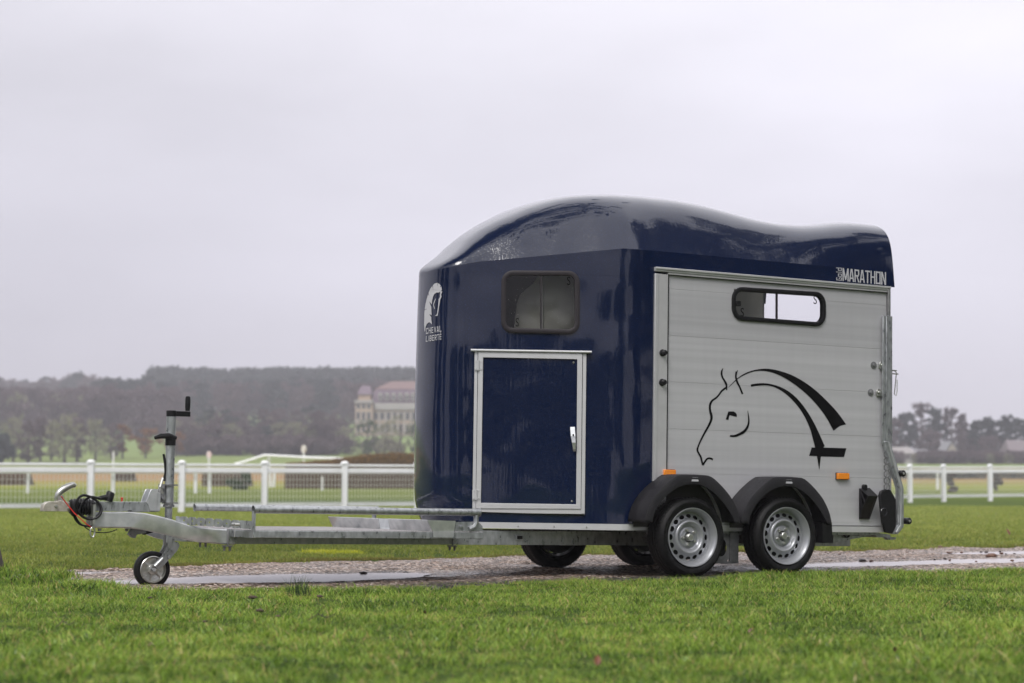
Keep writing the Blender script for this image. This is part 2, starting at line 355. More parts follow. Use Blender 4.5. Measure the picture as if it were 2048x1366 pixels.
# window opening in planks
sTL, sTR, sBR, sBL = [onY(*q, WY) for q in ((1463,573),(1650,585),(1650,654),(1463,640))]
sx0, sx1 = sTL.x+.02, sTR.x-.02; sz1 = (sTL.z+sTR.z)/2-.02; sz0 = (sBL.z+sBR.z)/2+.02
for i in range(len(zz_)-1):
    z0, z1 = zz_[i]+.0006, zz_[i+1]-.0006; pm = MB(); y0 = WY+.0006*(i % 2)
    lo, hi = max(z0, sz0), min(z1, sz1)
    if hi > lo:
        pm.box(-.094, sx0, y0, .20, z0, z1).box(sx1, 1.798, y0, .20, z0, z1)
        if z0 < sz0: pm.box(sx0, sx1, y0, .20, z0, sz0)
        if z1 > sz1: pm.box(sx0, sx1, y0, .20, sz1, z1)
    else: pm.box(-.094, 1.798, y0, .20, z0, z1)
    obj('plank', pm, PLANK, SW, smooth=False)
far = MB(); far.box(-.2, 1.80, 1.69, 1.712, .34, 2.07)
obj('far_side_wall', far, PLANK, TRL)
intr = MB()
intr.box(-.40, 1.798, .21, 1.685, .335, .36); intr.prism([(-.40,.21),(-.40,1.69),(-.55,1.61),(-1.3,1.23),(-1.3,.67),(-.55,.29)], .335, .36, ax='z')   # floor
intr.box(-.2, 1.798, 1.675, 1.688, .36, 2.2)
intr.box(-.42, -.40, .22, 1.68, .36, 2.15)                  # bulkhead
obj('interior_lining', intr, INNER, TRL)
# grey partition panel with a curved left edge, seen through the front window
FT = Vector((-math.cos(FA), math.sin(FA), 0))
def onFi(px, py): return onF(px, py, -.22)
pl = [(1027,668),(1031,630),(1034,606),(1040,590),(1052,578),(1066,568),(1077,548),(1082,530),(1190,530),(1190,690),(1026,690)]
a_ = [onFi(*q) for q in pl]; tri = tessellate_polygon([[Vector((q.x, q.z, 0)) for q in a_]])
mbp = MB(); mbp.add(a_, tri); obj('partition_panel', mbp, INNER, TRL, solid=.01)
mbp = MB(); c0, c1 = onFi(1084, 530), onFi(1084, 690); mbp.tube([c0-FN*(-.02), c1-FN*(-.02)], .006); obj('panel_edge', mbp, ALU, TRL)
# black sheet behind the panel, showing left of its curved edge
mbp = MB(); mbp.box(-1.22, -.44, 1.2, 1.22, .4, 2.1); obj('black_backing', mbp, BLACKP, TRL)

# ---- bottom trim following the body
trim = MB()
def trimrun(side, xa):
    pts = [(x, YC-side*(half(x)+.008)) for x in xa]
    for i in range(len(pts)-1):
        (x0, y0), (x1, y1) = pts[i], pts[i+1]
        trim.add([(x0,y0,.305),(x1,y1,.305),(x1,y1,.346),(x0,y0,.346),(x0,y0+side*.03,.305),(x1,y1+side*.03,.305),(x1,y1+side*.03,.346),(x0,y0+side*.03,.346)],
                 [(0,1,2,3),(4,7,6,5),(3,2,6,7),(0,4,5,1),(0,3,7,4),(1,5,6,2)])
for sd_ in (1,-1): trimrun(sd_, [1.822,1.2,.4,-.2,-.39,-.43,-.8,-1.24,-1.33])
obj('floor_trim', trim, ALU, TRL, smooth=False)
for px in (1036,1108,1173): rv = MB(); q = onF(px, 1052.6+(px-1036)*.012, .009); rv.lathe([(0,-.004),(.004,-.003),(.006,0)], q, 8); obj('rivet', rv, ZINC, TRL)

# ---- windows
def rrect(c4, rad, n_=6):                                  # rounded outline of a quad given by 4 points (TL,TR,BR,BL)
    TL, TR_, BR, BL = c4; W_ = (TR_-TL).length; H_ = (BL-TL).length; o_ = []
    for cx, cy, a0 in ((rad/W_, rad/H_, 180), (1-rad/W_, rad/H_, 270), (1-rad/W_, 1-rad/H_, 0), (rad/W_, 1-rad/H_, 90)):
        for k in range(n_+1):
            a_ = R(a0+90*k/n_); u_ = cx+math.cos(a_)*rad/W_; v_ = cy+math.sin(a_)*rad/H_
            o_.append((TL*(1-u_)+TR_*u_)*(1-v_)+(BL*(1-u_)+BR*u_)*v_)
    return o_
def window(name, c4, nrm, rad, fw, m, gm, split, latch=False):
    cen = sum(c4, Vector())/4
    def shrink(k_):                                        # inset quad by k_ metres
        ux = (c4[1]-c4[0]).normalized(); uz = (c4[0]-c4[3]).normalized()
        return [c4[0]+ux*k_-uz*k_, c4[1]-ux*k_-uz*k_, c4[2]-ux*k_+uz*k_, c4[3]+ux*k_+uz*k_]
    fr_ = MB(); o1 = rrect(c4, rad); o2 = rrect(shrink(fw*.45), rad-fw*.45); o3 = rrect(shrink(fw), rad-fw); k = len(o1)
    rings = [[p_+nrm*.001 for p_ in o1], [p_*1.0+nrm*.012 for p_ in o1], [p_+nrm*.018 for p_ in o2], [p_+nrm*.012 for p_ in o3], [p_-nrm*.02 for p_ in o3]]
    for i in range(len(rings)-1):
        fr_.add(rings[i]+rings[i+1], [(j, (j+1) % k, k+(j+1) % k, k+j) for j in range(k)])
    F_ = obj(name, fr_, m, TRL, angle=50)
    q4 = shrink(fw*.8)
    for i_, (u0, u1) in enumerate(((0, split), (split, 1))):
        TLp, TRp = q4[0].lerp(q4[1], u0), q4[0].lerp(q4[1], u1); BLp, BRp = q4[3].lerp(q4[2], u0), q4[3].lerp(q4[2], u1)
        off = nrm*(.002-.006*i_); g = MB(); g.add([p_+off for p_ in (TLp, TRp, BRp, BLp)], [(0,1,2,3)])
        obj('pane', g, gm, F_, smooth=False)
    d = MB(); top, bot = q4[0].lerp(q4[1], split), q4[3].lerp(q4[2], split); ux = (c4[1]-c4[0]).normalized()
    d.add([top-ux*.007+nrm*.006, top+ux*.005+nrm*.006, bot+ux*.005+nrm*.006, bot-ux*.007+nrm*.006, top-ux*.007-nrm*.006, top+ux*.005-nrm*.006, bot+ux*.005-nrm*.006, bot-ux*.007-nrm*.006], [(0,1,2,3),(0,3,7,4),(1,5,6,2),(4,7,6,5)])
    obj('divider', d, FRAMEP, F_, smooth=False)
    return F_
NY = Vector((0,-1,0))
FW_ = window('front_window', [wTL, wTR, wBR, wBL], FN, .075, .032, FRAMEP, GLASSD, .51)
SWN = window('side_window', [sTL, sTR, sBR, sBL], NY, .085, .030, BLACKP, GLASSC, .475)
lt = MB(); q = onY(1476, 607, WY-.012); lt.box(q.x-.02, q.x+.018, q.y-.012, q.y+.01, q.z-.018, q.z+.018); obj('window_latch', lt, BLACKP, SWN, bevel=.004)

# ---- flat prints: polygons and strokes given on the photo grid, laid onto their wall
def lay(polys, strokes, org, s_, hit):
    mb_ = MB()
    for p_ in polys:
        pts = [hit(org[0]+x/s_, org[1]+y/s_) for x, y in p_]
        mb_.add(pts, [tuple(t_) for t_ in tessellate_polygon([[Vector((x, y, 0)) for x, y in p_]])])
    for st in strokes:
        # smooth the centre line
        S = []
        for i in range(len(st)-1):
            p0 = st[max(i-1, 0)]; p1 = st[i]; p2 = st[i+1]; p3 = st[min(i+2, len(st)-1)]
            for k in range(4):
                t_ = k/4; S.append([.5*((2*p1[j])+(-p0[j]+p2[j])*t_+(2*p0[j]-5*p1[j]+4*p2[j]-p3[j])*t_*t_+(-p0[j]+3*p1[j]-3*p2[j]+p3[j])*t_**3) for j in range(3)])
        S.append(list(st[-1])); Lf, Rt = [], []
        for i, (x, y, w_) in enumerate(S):
            dx = S[min(i+1, len(S)-1)][0]-S[max(i-1, 0)][0]; dy = S[min(i+1, len(S)-1)][1]-S[max(i-1, 0)][1]; d = math.hypot(dx, dy) or 1
            Lf.append(hit(org[0]+(x-dy/d*w_/2)/s_, org[1]+(y+dx/d*w_/2)/s_)); Rt.append(hit(org[0]+(x+dy/d*w_/2)/s_, org[1]+(y-dx/d*w_/2)/s_))
        mb_.grid([Lf, Rt])
    return mb_
def smoothpoly(p_, k_=3):
    o_ = []; n_ = len(p_)
    for i in range(n_-1):
        p0, p1, p2, p3 = p_[max(i-1, 0)], p_[i], p_[i+1], p_[min(i+2, n_-1)]
        for k in range(k_):
            t_ = k/k_; o_.append(tuple(.5*((2*p1[j])+(-p0[j]+p2[j])*t_+(2*p0[j]-5*p1[j]+4*p2[j]-p3[j])*t_*t_+(-p0[j]+3*p1[j]-3*p2[j]+p3[j])*t_**3) for j in range(2)))
    o_.append(p_[-1]); return o_
arch1 = smoothpoly([(458,322),(545,232),(640,165),(740,125),(850,105),(940,105),(1050,125),(1200,175),(1340,250),(1480,350),(1620,480),(1750,620),(1855,765)])+smoothpoly([(1855,765),(1780,785),(1705,842)])[1:]+smoothpoly([(1705,842),(1640,720),(1560,600),(1450,470),(1320,350),(1200,260),(1080,190),(980,150),(880,130),(780,132),(690,158),(600,203),(545,245),(460,325)])[1:]
arch2 = smoothpoly([(720,292),(780,280),(870,275),(960,285),(1060,315),(1160,365),(1260,445),(1350,550),(1430,670),(1500,800),(1560,930),(1600,1020)])+[(1585,1040),(1858,1048),(1830,1152),(1555,1145),(1535,1310),(1508,1140),(1415,1138),(1445,1038),(1485,1040)]+smoothpoly([(1485,1038),(1460,940),(1430,830),(1380,710),(1310,590),(1220,480),(1120,390),(1020,330),(930,303),(830,302),(725,318)])[1:]
eye = [(455,612),(490,610),(520,612),(545,628),(558,655),(553,675),(500,662),(475,655),(465,668),(457,712),(424,705)]
st = [[(432,325,20),(405,345,22),(375,370,22),(345,412,20),(310,450,22),(265,482,24),(242,520,26),(236,565,26),(242,615,28),(254,660,30),(252,710,28),(225,775,26),(180,855,22),(135,940,20),(102,1015,18),(88,1068,22),(105,1110,20),(128,1150,22),(140,1200,22),(155,1250,22)],
      [(152,1248,22),(175,1212,22),(200,1177,20),(225,1166,20),(250,1170,20),(272,1182,20)],
      [(393,98,6),(378,130,18),(376,170,22),(388,210,20),(412,250,22),(432,295,24),(436,358,12)],
      [(568,120,5),(550,160,20),(545,200,20),(560,260,24),(590,320,20),(624,405,22)], [(546,130,4),(540,170,10),(548,215,12)],
      [(686,600,4),(692,650,12),(698,700,18),(695,755,22),(675,810,28),(635,855,32),(580,885,30),(530,902,26),(475,902,20)]]
dec = lay([arch1, arch2, eye], st, (1380, 720), 2019/340, lambda x, y: onY(x, y, WY-.0015))
obj('horse_head_print', dec, DECAL, TRL, smooth=False, label='black line drawing of a horse head')
def nosehit(px, py):
    x = -1.52
    for _ in range(6):
        q = onX(px, py, x); x = nose_x(q.y)+bulge(nose_x(q.y), q.z)-.004
    return onX(px, py, x)
mane = [(85,1030),(75,900),(80,700),(84,640),(132,614),(86,625),(95,560),(120,440),(146,352),(168,388),(155,325),(185,255),(222,198),(238,264),(235,188),(265,155),(310,143),(322,146),(312,212),(332,150),(350,160),(376,188),(362,232),(387,205),(395,250),(400,268),(380,290),(345,320),(300,318),(260,345),(235,400),(220,470),(215,535),(165,478),(205,580),(208,640),(212,730),(165,712),(206,765),(205,800),(218,900),(200,880),(165,858),(125,890),(100,950),(92,1025)]
sliver = [(368,292),(410,300),(383,350),(392,400),(370,440),(350,560),(330,680),(318,740),(290,748),(270,732),(290,735),(312,690),(325,600),(340,440),(362,400),(366,330)]
emb = lay([mane, sliver], [[(285,430,6),(262,485,12),(248,540,12),(258,590,10),(272,620,6)]], (840, 550), 9.1, nosehit)
obj('horse_emblem', emb, WHITEV, TRL, smooth=False, label='silver horse head emblem on the nose')
def lettering(text, quad, hit, name, m, offset=.02, parent=None, shear=0):
    cu = bpy.data.curves.new('t', 'FONT'); cu.body = text; cu.offset = offset; cu.shear = shear; cu.resolution_u = 3
    to = bpy.data.objects.new('t', cu); sc.collection.objects.link(to); bpy.context.view_layer.update()
    me = bpy.data.meshes.new_from_object(to.evaluated_get(bpy.context.evaluated_depsgraph_get()))
    vs = np.array([v.co[:] for v in me.vertices]); mn, mxx = vs.min(0), vs.max(0)
    bl, br, tr, tl = quad; mb_ = MB(); out = []
    for v in vs:
        u_, v_ = (v[0]-mn[0])/(mxx[0]-mn[0]), (v[1]-mn[1])/(mxx[1]-mn[1])
        px = (bl[0]*(1-u_)+br[0]*u_)*(1-v_)+(tl[0]*(1-u_)+tr[0]*u_)*v_; py = (bl[1]*(1-u_)+br[1]*u_)*(1-v_)+(tl[1]*(1-u_)+tr[1]*u_)*v_
        out.append(hit(px, py))
    mb_.add(out, [tuple(p_.vertices) for p_ in me.polygons])
    bpy.data.objects.remove(to); bpy.data.curves.remove(cu)
    return obj(name, mb_, m, parent or TRL, smooth=False)

GL = {'M':[('v',.09,0,.09,1),('v',.91,0,.91,1),('v',.12,1,.5,.1),('v',.88,1,.5,.1)],'A':[('v',.1,0,.44,1),('v',.9,0,.56,1),('h',.25,.75,.27)],
 'R':[('v',.13,0,.13,1),('h',.1,.85,.93),('v',.85,.55,.85,.97),('h',.1,.85,.5),('v',.5,.47,.88,0)],'T':[('h',0,1,.93),('v',.5,0,.5,1)],'H':[('v',.13,0,.13,1),('v',.87,0,.87,1),('h',.1,.9,.52)],
 'O':[('v',.13,0,.13,1),('v',.87,0,.87,1),('h',.1,.9,.93),('h',.1,.9,.07)],'N':[('v',.12,0,.12,1),('v',.88,0,.88,1),('v',.17,1,.83,0)],
 'G':[('v',.14,0,.14,1),('h',.1,.95,.93),('h',.1,.95,.07),('v',.87,0,.87,.5),('h',.5,.9,.48)],'o':[('v',.14,0,.14,.7),('v',.86,0,.86,.7),('h',.1,.9,.63),('h',.1,.9,.07)],
 'l':[('v',.5,0,.5,1.05)],'d':[('v',.14,0,.14,.7),('v',.86,0,.86,1.05),('h',.1,.9,.63),('h',.1,.9,.07)],
 'C':[('v',.14,0,.14,1),('h',.1,.92,.92),('h',.1,.92,.08),('v',.86,.72,.86,1),('v',.86,0,.86,.28)],'E':[('v',.14,0,.14,1),('h',.1,.9,.92),('h',.1,.85,.5),('h',.1,.9,.08)],
 'V':[('v',.1,1,.5,0),('v',.9,1,.5,0)],'L':[('v',.15,0,.15,1),('h',.1,.92,.08)],'I':[('v',.5,0,.5,1)],
 'B':[('v',.14,0,.14,1),('h',.1,.8,.92),('h',.1,.8,.5),('h',.1,.8,.08),('v',.84,.55,.84,.9),('v',.87,.1,.87,.5)],
 'É':[('v',.14,0,.14,1),('h',.1,.9,.92),('h',.1,.85,.5),('h',.1,.9,.08),('v',.45,1.07,.7,1.3)]}
def blocks(text, quad, hit, sgn, tx=.2, ty=.13, gap=.13, narrow='lI'):
    wd = [(.45 if c in narrow else (1.25 if c == 'M' else 1)) for c in text]; tot = sum(wd)+gap*(len(text)-1); x0 = 0; bl, br, tr, tl = quad
    for c, w_ in zip(text, wd):
        mb_ = MB()
        for i, g_ in enumerate(GL[c]):
            if g_[0] == 'v': _, xa, ya, xb, yb = g_; t_ = tx/w_ if c not in narrow else tx/w_*.9; q = [(xa-t_/2, ya), (xa+t_/2, ya), (xb+t_/2, yb), (xb-t_/2, yb)]
            else: _, xa, xb, yy = g_; q = [(xa, yy-ty/2), (xb, yy-ty/2), (xb, yy+ty/2), (xa, yy+ty/2)]
            out = []
            for u0, v_ in q:
                u_ = (x0+u0*w_)/tot; px = (bl[0]*(1-u_)+br[0]*u_)*(1-v_)+(tl[0]*(1-u_)+tr[0]*u_)*v_; py = (bl[1]*(1-u_)+br[1]*u_)*(1-v_)+(tl[1]*(1-u_)+tr[1]*u_)*v_
                out.append(hit(px, py)+sgn*.0002*i)
            mb_.add(out, [(0,1,2,3)])
        obj('letter', mb_, WHITEV, TRL, smooth=False); x0 += w_+gap
def Z9(x, y): return (840+x/9.1, 550+y/9.1)
NXV = Vector((-1,0,0))
blocks('CHEVAL', [Z9(107,1075), Z9(395,1030), Z9(392,918), Z9(110,968)], nosehit, NXV, .19, .14, .2)
blocks('LIBERTÉ', [Z9(103,1217), Z9(395,1172), Z9(395,1068), Z9(108,1112)], nosehit, NXV, .18, .14)
def Z12(x, y): return (1640+x/12.8, 520+y/12.8)
bandhit = lambda x, y: onY(x, y, WY-.0155)
blocks('MARATHON', [Z12(578,535), Z12(1690,640), Z12(1690,312), Z12(578,205)], bandhit, Vector((0,-1,0)), .24, .11, .10)
blocks('Gold', [Z12(560,530), Z12(560,196), Z12(418,190), Z12(418,520)], bandhit, Vector((0,-1,0)), .18, .13, .2)
for (c0x, c0y, pr, hh) in ((1134,562,FW_,lambda x,y: onF(x,y,.004)),(1031,645,FW_,lambda x,y: onF(x,y,.004)),(1627,600,SWN,lambda x,y: onY(x,y,WY-.001)),(1481,625,SWN,lambda x,y: onY(x,y,WY-.004))):
    lettering('S', [(c0x,c0y+8),(c0x+7,c0y+8),(c0x+7,c0y-9),(c0x,c0y-9)], hh, 'etched_mark', DECAL, 0, pr)

# ---- storage door on the tapered wall
def fquad(mb_, px4, off, depth=.012):                      # slab on the front wall from 4 photo corners
    a_ = [onF(*q, off) for q in px4]; b_ = [p_-FN*depth for p_ in a_]
    mb_.add(a_+b_, [(0,1,2,3),(7,6,5,4),(0,4,5,1),(1,5,6,2),(2,6,7,3),(3,7,4,0)])
def Zd(x, y): return (930+x/7.585, 680+y/7.585)
def Ze(x, y): return (930+x/6.83, 860+y/6.83)
sdf = MB()                                                 # fixed outer frame
oTL, oTR, oBR, oBL = (949.2,702.5),(1173,706.3),(1169.6,1026.5),(944.8,1023)
iTL, iTR, iBR, iBL = (955.4,703.6),(1166,707.4),(1162.8,1018.5),(951.2,1016.5)
for q in ([oTL,iTL,iBL,oBL],[iTR,oTR,oBR,iBR],[iBL,iBR,oBR,oBL]): fquad(sdf, q, .014, .014)
SD = obj('storage_door', sdf, ALU, TRL, bevel=.0015)
df = MB()
a4 = [(956.4,703.8),(1165,707.2),(1161.8,1018),(952.2,1016)]; i4 = [(966.5,714.8),(1154.8,718.3),(1152.4,1008.8),(961.8,1005.8)]
for k in range(4): fquad(df, [a4[k], a4[(k+1) % 4], i4[(k+1) % 4], i4[k]], .022, .02)
obj('door_frame', df, ALU, SD, bevel=.0015)
dp = MB(); fquad(dp, i4, .010, .008); obj('door_panel', dp, BLUE, SD, smooth=False)
dr_ = MB(); p0, p1 = onF(941.5,700,.028), onF(1183.5,704,.028); dr_.tube([p0, p1], .0085, 10); fquad(dr_, [(944,700),(1181,703.8),(1181,706.5),(944,702.6)], .022, .02)
obj('drip_rail', dr_, ALU, SD)
for cx, cy in ((956.2,730.5),(951.8,989.5)):
    h_ = MB(); fquad(h_, [(cx-7.2,cy-9.5),(cx-1,cy-9.5),(cx-1,cy+9.5),(cx-7.2,cy+9.5)], .026, .004); fquad(h_, [(cx+2,cy-9.5),(cx+8.5,cy-9.3),(cx+8.5,cy+9.7),(cx+2,cy+9.5)], .026, .004)
    h_.tube([onF(cx+.4,cy-10,.030), onF(cx+.4,cy+10.5,.030)], .0075, 10)
    for dx in (-4.2, 5.8):
        for dy in (-7, 7): h_.lathe([(0,-.003),(.003,-.002),(.004,0)], onF(cx+dx, cy+dy, .027), 6)
    obj('hinge', h_, ALU, SD)
hd = MB()
hpts = [(1140.3,853.5,.03),(1141.5,872,.055),(1143,885,.060),(1143.8,898,.05),(1144,903,.034)]
ring0 = []
for (x_, y_, o_), w_ in zip(hpts, (5.3,5.2,4.3,2.9,2.4)):
    ring0.append([onF(x_+5-w_, y_, o_), onF(x_+5+w_*.9, y_, o_), onF(x_+5+w_*.9, y_, o_-.022), onF(x_+5-w_, y_, o_-.022), onF(x_+5-w_, y_, o_)])
hd.grid(ring0); hd.add([p_ for p_ in ring0[0][:4]], [(0,1,2,3)]); hd.add([p_ for p_ in ring0[-1][:4]], [(3,2,1,0)])
obj('handle', hd, SHEET, SD, bevel=.003, smooth=False)
lk = MB(); lk.lathe([(0,-.004),(.006,-.003),(.007,0)], onF(1146.5,870,.062), 12); obj('lock', lk, BLACKP, SD)
for q in (Zd(1647,340), Ze(1460,972)):
    s_ = MB(); s_.lathe([(0,-.006),(.005,-.005),(.0075,0)], onF(*q, .011), 12); obj('screw', s_, ZINC, SD)

# ---- side door knobs and bolts
for cx, cy in ((1321,706),(1320,765)):
    k_ = MB(); q = onY(cx+2, cy, WY-.0); k_.lathe([(0,-.050),(.012,-.049),(.019,-.040),(.019,-.028),(.012,-.022),(.012,-.016),(.024,-.012),(.024,0)], (q.x, q.y-.004, q.z), 20); obj('door_knob', k_, BLACKP, TRL)
for cx, cy in ((1747,730.5),(1741,785)):
    k_ = MB(); q = onY(cx, cy, WY); k_.lathe([(0,-.014),(.009,-.013),(.012,-.006),(.026,-.004),(.026,0)], q, 20)
    B_ = obj('strap_bolt', k_, GALVD, TRL)
    g = MB(); x0, z0 = P(cx+9, cy-7, WY); x1, z1 = P(cx+26, cy+8, WY)
    g.prism([(x0+.01,z1),(x0,z1+.015),(x0,z0-.015),(x0+.01,z0),(x1,z0),(x1,z1)], WY-.018, WY-.006)
    g.lathe([(0,-.010),(.010,-.008),(.012,0)], (P(cx+14, cy, WY)[0], WY-.018, P(cx+14, cy, WY)[1]), 12); obj('bracket', g, ZINC, B_, bevel=.002)

# ---- marker lamps
for a_ in (((1328,939),(1351,951)), ((1675,946),(1698,959))):
    x0, z0 = P(*a_[0], WY-.02); x1, z1 = P(*a_[1], WY-.02)
    m_ = MB(); m_.box(x0, x1, WY-.028, WY-.002, z1, z0); lo = obj('marker_lamp', m_, ORANGE, TRL, bevel=.004)
    m_ = MB(); m_.box(x0-.003, x1+.003, WY-.008, WY-.001, z1-.003, z0+.003); obj('lamp_base', m_, BLACKP, lo)

# ---- fenders
def Zf(x, y): return (1240+x/4.655, 920+y/4.655)
FO = [(232,582),(240,520),(262,450),(310,360),(370,288),(448,214),(530,152),(580,142),(690,142),(790,145),(842,156),(895,196),(960,262),(1030,350),(1080,450),(1102,520),(1116,592)]
FI = [(298,582),(308,530),(330,468),(372,398),(430,332),(500,275),(560,242),(620,226),(680,220),(740,226),(790,245),(845,278),(915,340),(985,425),(1045,520),(1076,588)]
def resample(p_, n_):
    d = [0]
    for a, b2 in zip(p_, p_[1:]): d.append(d[-1]+math.dist(a, b2))
    return [(float(np.interp(d[-1]*k/(n_-1), d, [q[0] for q in p_])), float(np.interp(d[-1]*k/(n_-1), d, [q[1] for q in p_]))) for k in range(n_)]
fo = [P(*Zf(*q), -.02) for q in resample(smoothpoly(FO, 4), 41)]; fi = [P(*Zf(*q), -.02) for q in resample(smoothpoly(FI, 4), 41)]
fm = MB()
fo_w = [(x+(-.0), z) for x, z in fo]
fm.grid([[(x, -.02, z) for x, z in fi], [(x*.35+X*.65, -.026, z*.35+Z*.65) for (x, z), (X, Z) in zip(fi, fo)], [(x, -.02, z) for x, z in fo], [(x, .06, z+.004) for x, z in fo], [(x, .182, z+.004) for x, z in fo]])
fm.grid([[(x, -.02, z) for x, z in fi], [(x, -.004, z-.0) for x, z in fi]])
fen = fm
badge = MB()
bx, bz = P(*Zf(692,181), -.02)
for dz, s0, s1 in ((.010,-.024,.022),(.001,-.026,.026),(-.008,-.028,.028)):
    badge.add([(bx+s0,-.0275,bz+dz-.005),(bx+s1,-.0275,bz+dz-.005),(bx+s1+.002,-.0275,bz+dz+.004),(bx+s0+.004,-.0275,bz+dz+.004)], [(0,1,2,3)])
def ondeck(o, mtx): o.matrix_local = mtx; return o
M0 = Matrix.Identity(4); MW2 = Matrix.Translation((.777, 0, .0138)); MFAR = Matrix.Translation((0, 2*YC, 0)) @ Matrix.Diagonal((1,-1,1,1))
fo0 = obj('fender', fm, FENDER, TRL, angle=45, solid=.006); bo = obj('badge', badge, WHITEV, fo0, smooth=False)
wl_ = MB(); wl_.prism([(x*.9+.1*.02, z-.01) for x, z in fo]+[(fo[-1][0]*.9,.33),(fo[0][0]*.9,.33)], .176, .183)
lo0 = obj('arch_liner', wl_, mat('arch_liner_grey', (.05,.047,.042), .7), fo0, smooth=False)
for M_ in (Matrix.Translation((.777,0,0)), MFAR, Matrix.Translation((.777,0,0)) @ MFAR):
    c_ = fo0.copy(); sc.collection.objects.link(c_); c_.parent = TRL; c_.matrix_local = M_
    d_ = bo.copy(); sc.collection.objects.link(d_); d_.parent = c_
    d_ = lo0.copy(); sc.collection.objects.link(d_); d_.parent = c_

# ---- wheels
WR = .2655
tyre = MB(); prof = [(.19,.02),(.200,.006),(.215,-.004),(.235,-.006),(.250,.002),(.2585,.014),(.2635,.026)]
ty = 26
tprof = prof+[(.2655,.045)]
mid = [(.2655,.052),(.258,.053),(.258,.060),(.2655,.061),(.2655,.082),(.258,.083),(.258,.090),(.2655,.091)]
mirror = lambda pr: [(r_, .172-d) for r_, d in reversed(pr)]
tyre.lathe(tprof+mid+mirror(tprof), (0,0,WR), 96)
for k in range(64):                                        # shoulder tread blocks
    a_ = 2*math.pi*k/64; c_, s_ = math.cos(a_), math.sin(a_); da = .030
    for ya, yb in ((.014,.050),(.122,.158)):
        vs = []
        for aa in (a_-da, a_+da*.35):
            for rr_, yy in ((.2575 if ya < .1 else .2655, ya),(.2672, ya+.012 if ya < .1 else yb-.012),(.2672, yb if ya < .1 else ya)): vs.append((rr_*math.cos(aa), yy, WR+rr_*math.sin(aa)))
        tyre.add(vs, [(0,1,4,3),(1,2,5,4)])
sidew = MB()                                               # raised ribs and lettering bars on the sidewall
for k in range(40):
    if k % 10 > 6: continue
    a_ = 2*math.pi*k/40
    q = [(.222,a_),(.222,a_+.06),(.238,a_+.06),(.238,a_)]
    sidew.add([(r_*math.cos(t_), -.0075, WR+r_*math.sin(t_)) for r_, t_ in q], [(0,1,2,3)])
rim = MB()
rim.lathe([(.193,.012),(.197,.002),(.195,-.004),(.190,-.003),(.187,.006),(.181,.010),(.177,.028),(.171,.034),(.167,.050),(.1655,.060),(.160,.062)], (0,0,WR), 64)
nh = 16
def cell(k):
    def f_(u_, v_):
        r_ = .160+(.122-.160)*v_; a_ = 2*math.pi*(k+u_)/nh; y_ = .062-.014*v_
        return (r_*math.cos(a_), y_, WR+r_*math.sin(a_))
    return f_
for k in range(nh): rim.holed(cell(k), .35, 16)
rim.lathe([(.122,.048),(.115,.036),(.108,.030),(.100,.030),(.094,.036),(.088,.050),(.082,.058),(.072,.060),(.066,.052),(.060,.050),(.034,.050),(.033,.058)], (0,0,WR), 64)
hub = MB(); hub.lathe([(0,.024),(.020,.024),(.0245,.028),(.026,.036),(.028,.058)], (0,0,WR), 28)
bolts = []
for k in range(5):
    a_ = 2*math.pi*k/5+.9; c_ = (.050*math.cos(a_), 0, WR+.050*math.sin(a_)); bolts.append(MB()); bolts[-1].lathe([(0,.031),(.007,.032),(.010,.036),(.011,.052)], c_, 8)
drum = MB(); drum.lathe([(.0,.075),(.150,.075),(.155,.16),(.0,.165)], (0,0,WR), 32); drum.lathe([(.166,.066),(.175,.16)], (0,0,WR), 48)
wheel_src = None
def make_wheel(M_):
    global wheel_src
    if wheel_src is None:
        e = bpy.data.objects.new('wheel', tyre_mesh()); sc.collection.objects.link(e); e.parent = TRL; e.matrix_local = M_
        kids = [obj('sidewall_marks', sidew, RUBBER, e, smooth=False, kind='stuff'), obj('rim', rim, RIMM, e, angle=50), obj('hub_cap', hub, ZINC, e), *[obj('wheel_bolt', b_, ZINC, e) for b_ in bolts], obj('brake_drum', drum, BLACKP, e)]
        wheel_src = (e, kids); return e
    e = wheel_src[0].copy(); sc.collection.objects.link(e); e.parent = TRL; e.matrix_local = M_
    for k_ in wheel_src[1]: c_ = k_.copy(); sc.collection.objects.link(c_); c_.parent = e
    return e
def tyre_mesh():
    o_ = obj('tyre', tyre, RUBBER, angle=30); me = o_.data; bpy.data.objects.remove(o_); return me
def rotw(a_): return Matrix.Translation((0,0,WR)) @ Matrix.Rotation(a_, 4, 'Y') @ Matrix.Translation((0,0,-WR))
make_wheel(rotw(.2)); make_wheel(MW2 @ rotw(1.1)); make_wheel(MFAR @ rotw(.6)); make_wheel(MW2 @ MFAR @ rotw(2.0))
ax = MB()
for x in (0, .777): ax.tube([(x, .16, .25), (x, 1.74, .25)], .035, 8); ax.box(x-.04, x+.12, .24, .30, .17, .27); ax.box(x-.04, x+.12, 1.6, 1.66, .17, .27)
obj('axle', ax, GALVD, TRL)
# plate with round hole between the wheels and inner wheel arches
ch = MB()
def c1(u_, v_): return (.31+u_*.14, .215, .10+v_*.19)
ch.holed(c1, .33, 20); ch.box(.24,.31,.205,.225,.09,.30); ch.box(.45,.52,.205,.225,.09,.30); ch.box(.24,.52,.205,.235,.085,.1)
obj('suspension_plate', ch, GALVD, TRL)
bl_ = MB(); bl_.box(.33,.43,.228,.234,.12,.28); obj('plate_recess', bl_, BLACKP, TRL)
fl_ = MB(); x0, z0 = P(1641,1045,.02); x1, z1 = P(1662,1086,.02)
fl_.prism([(x0,z0),(x1-.01,z0),(x1,z1),(x0+.005,z1)], .0, .18); obj('mud_flap', fl_, BLACKP, TRL)

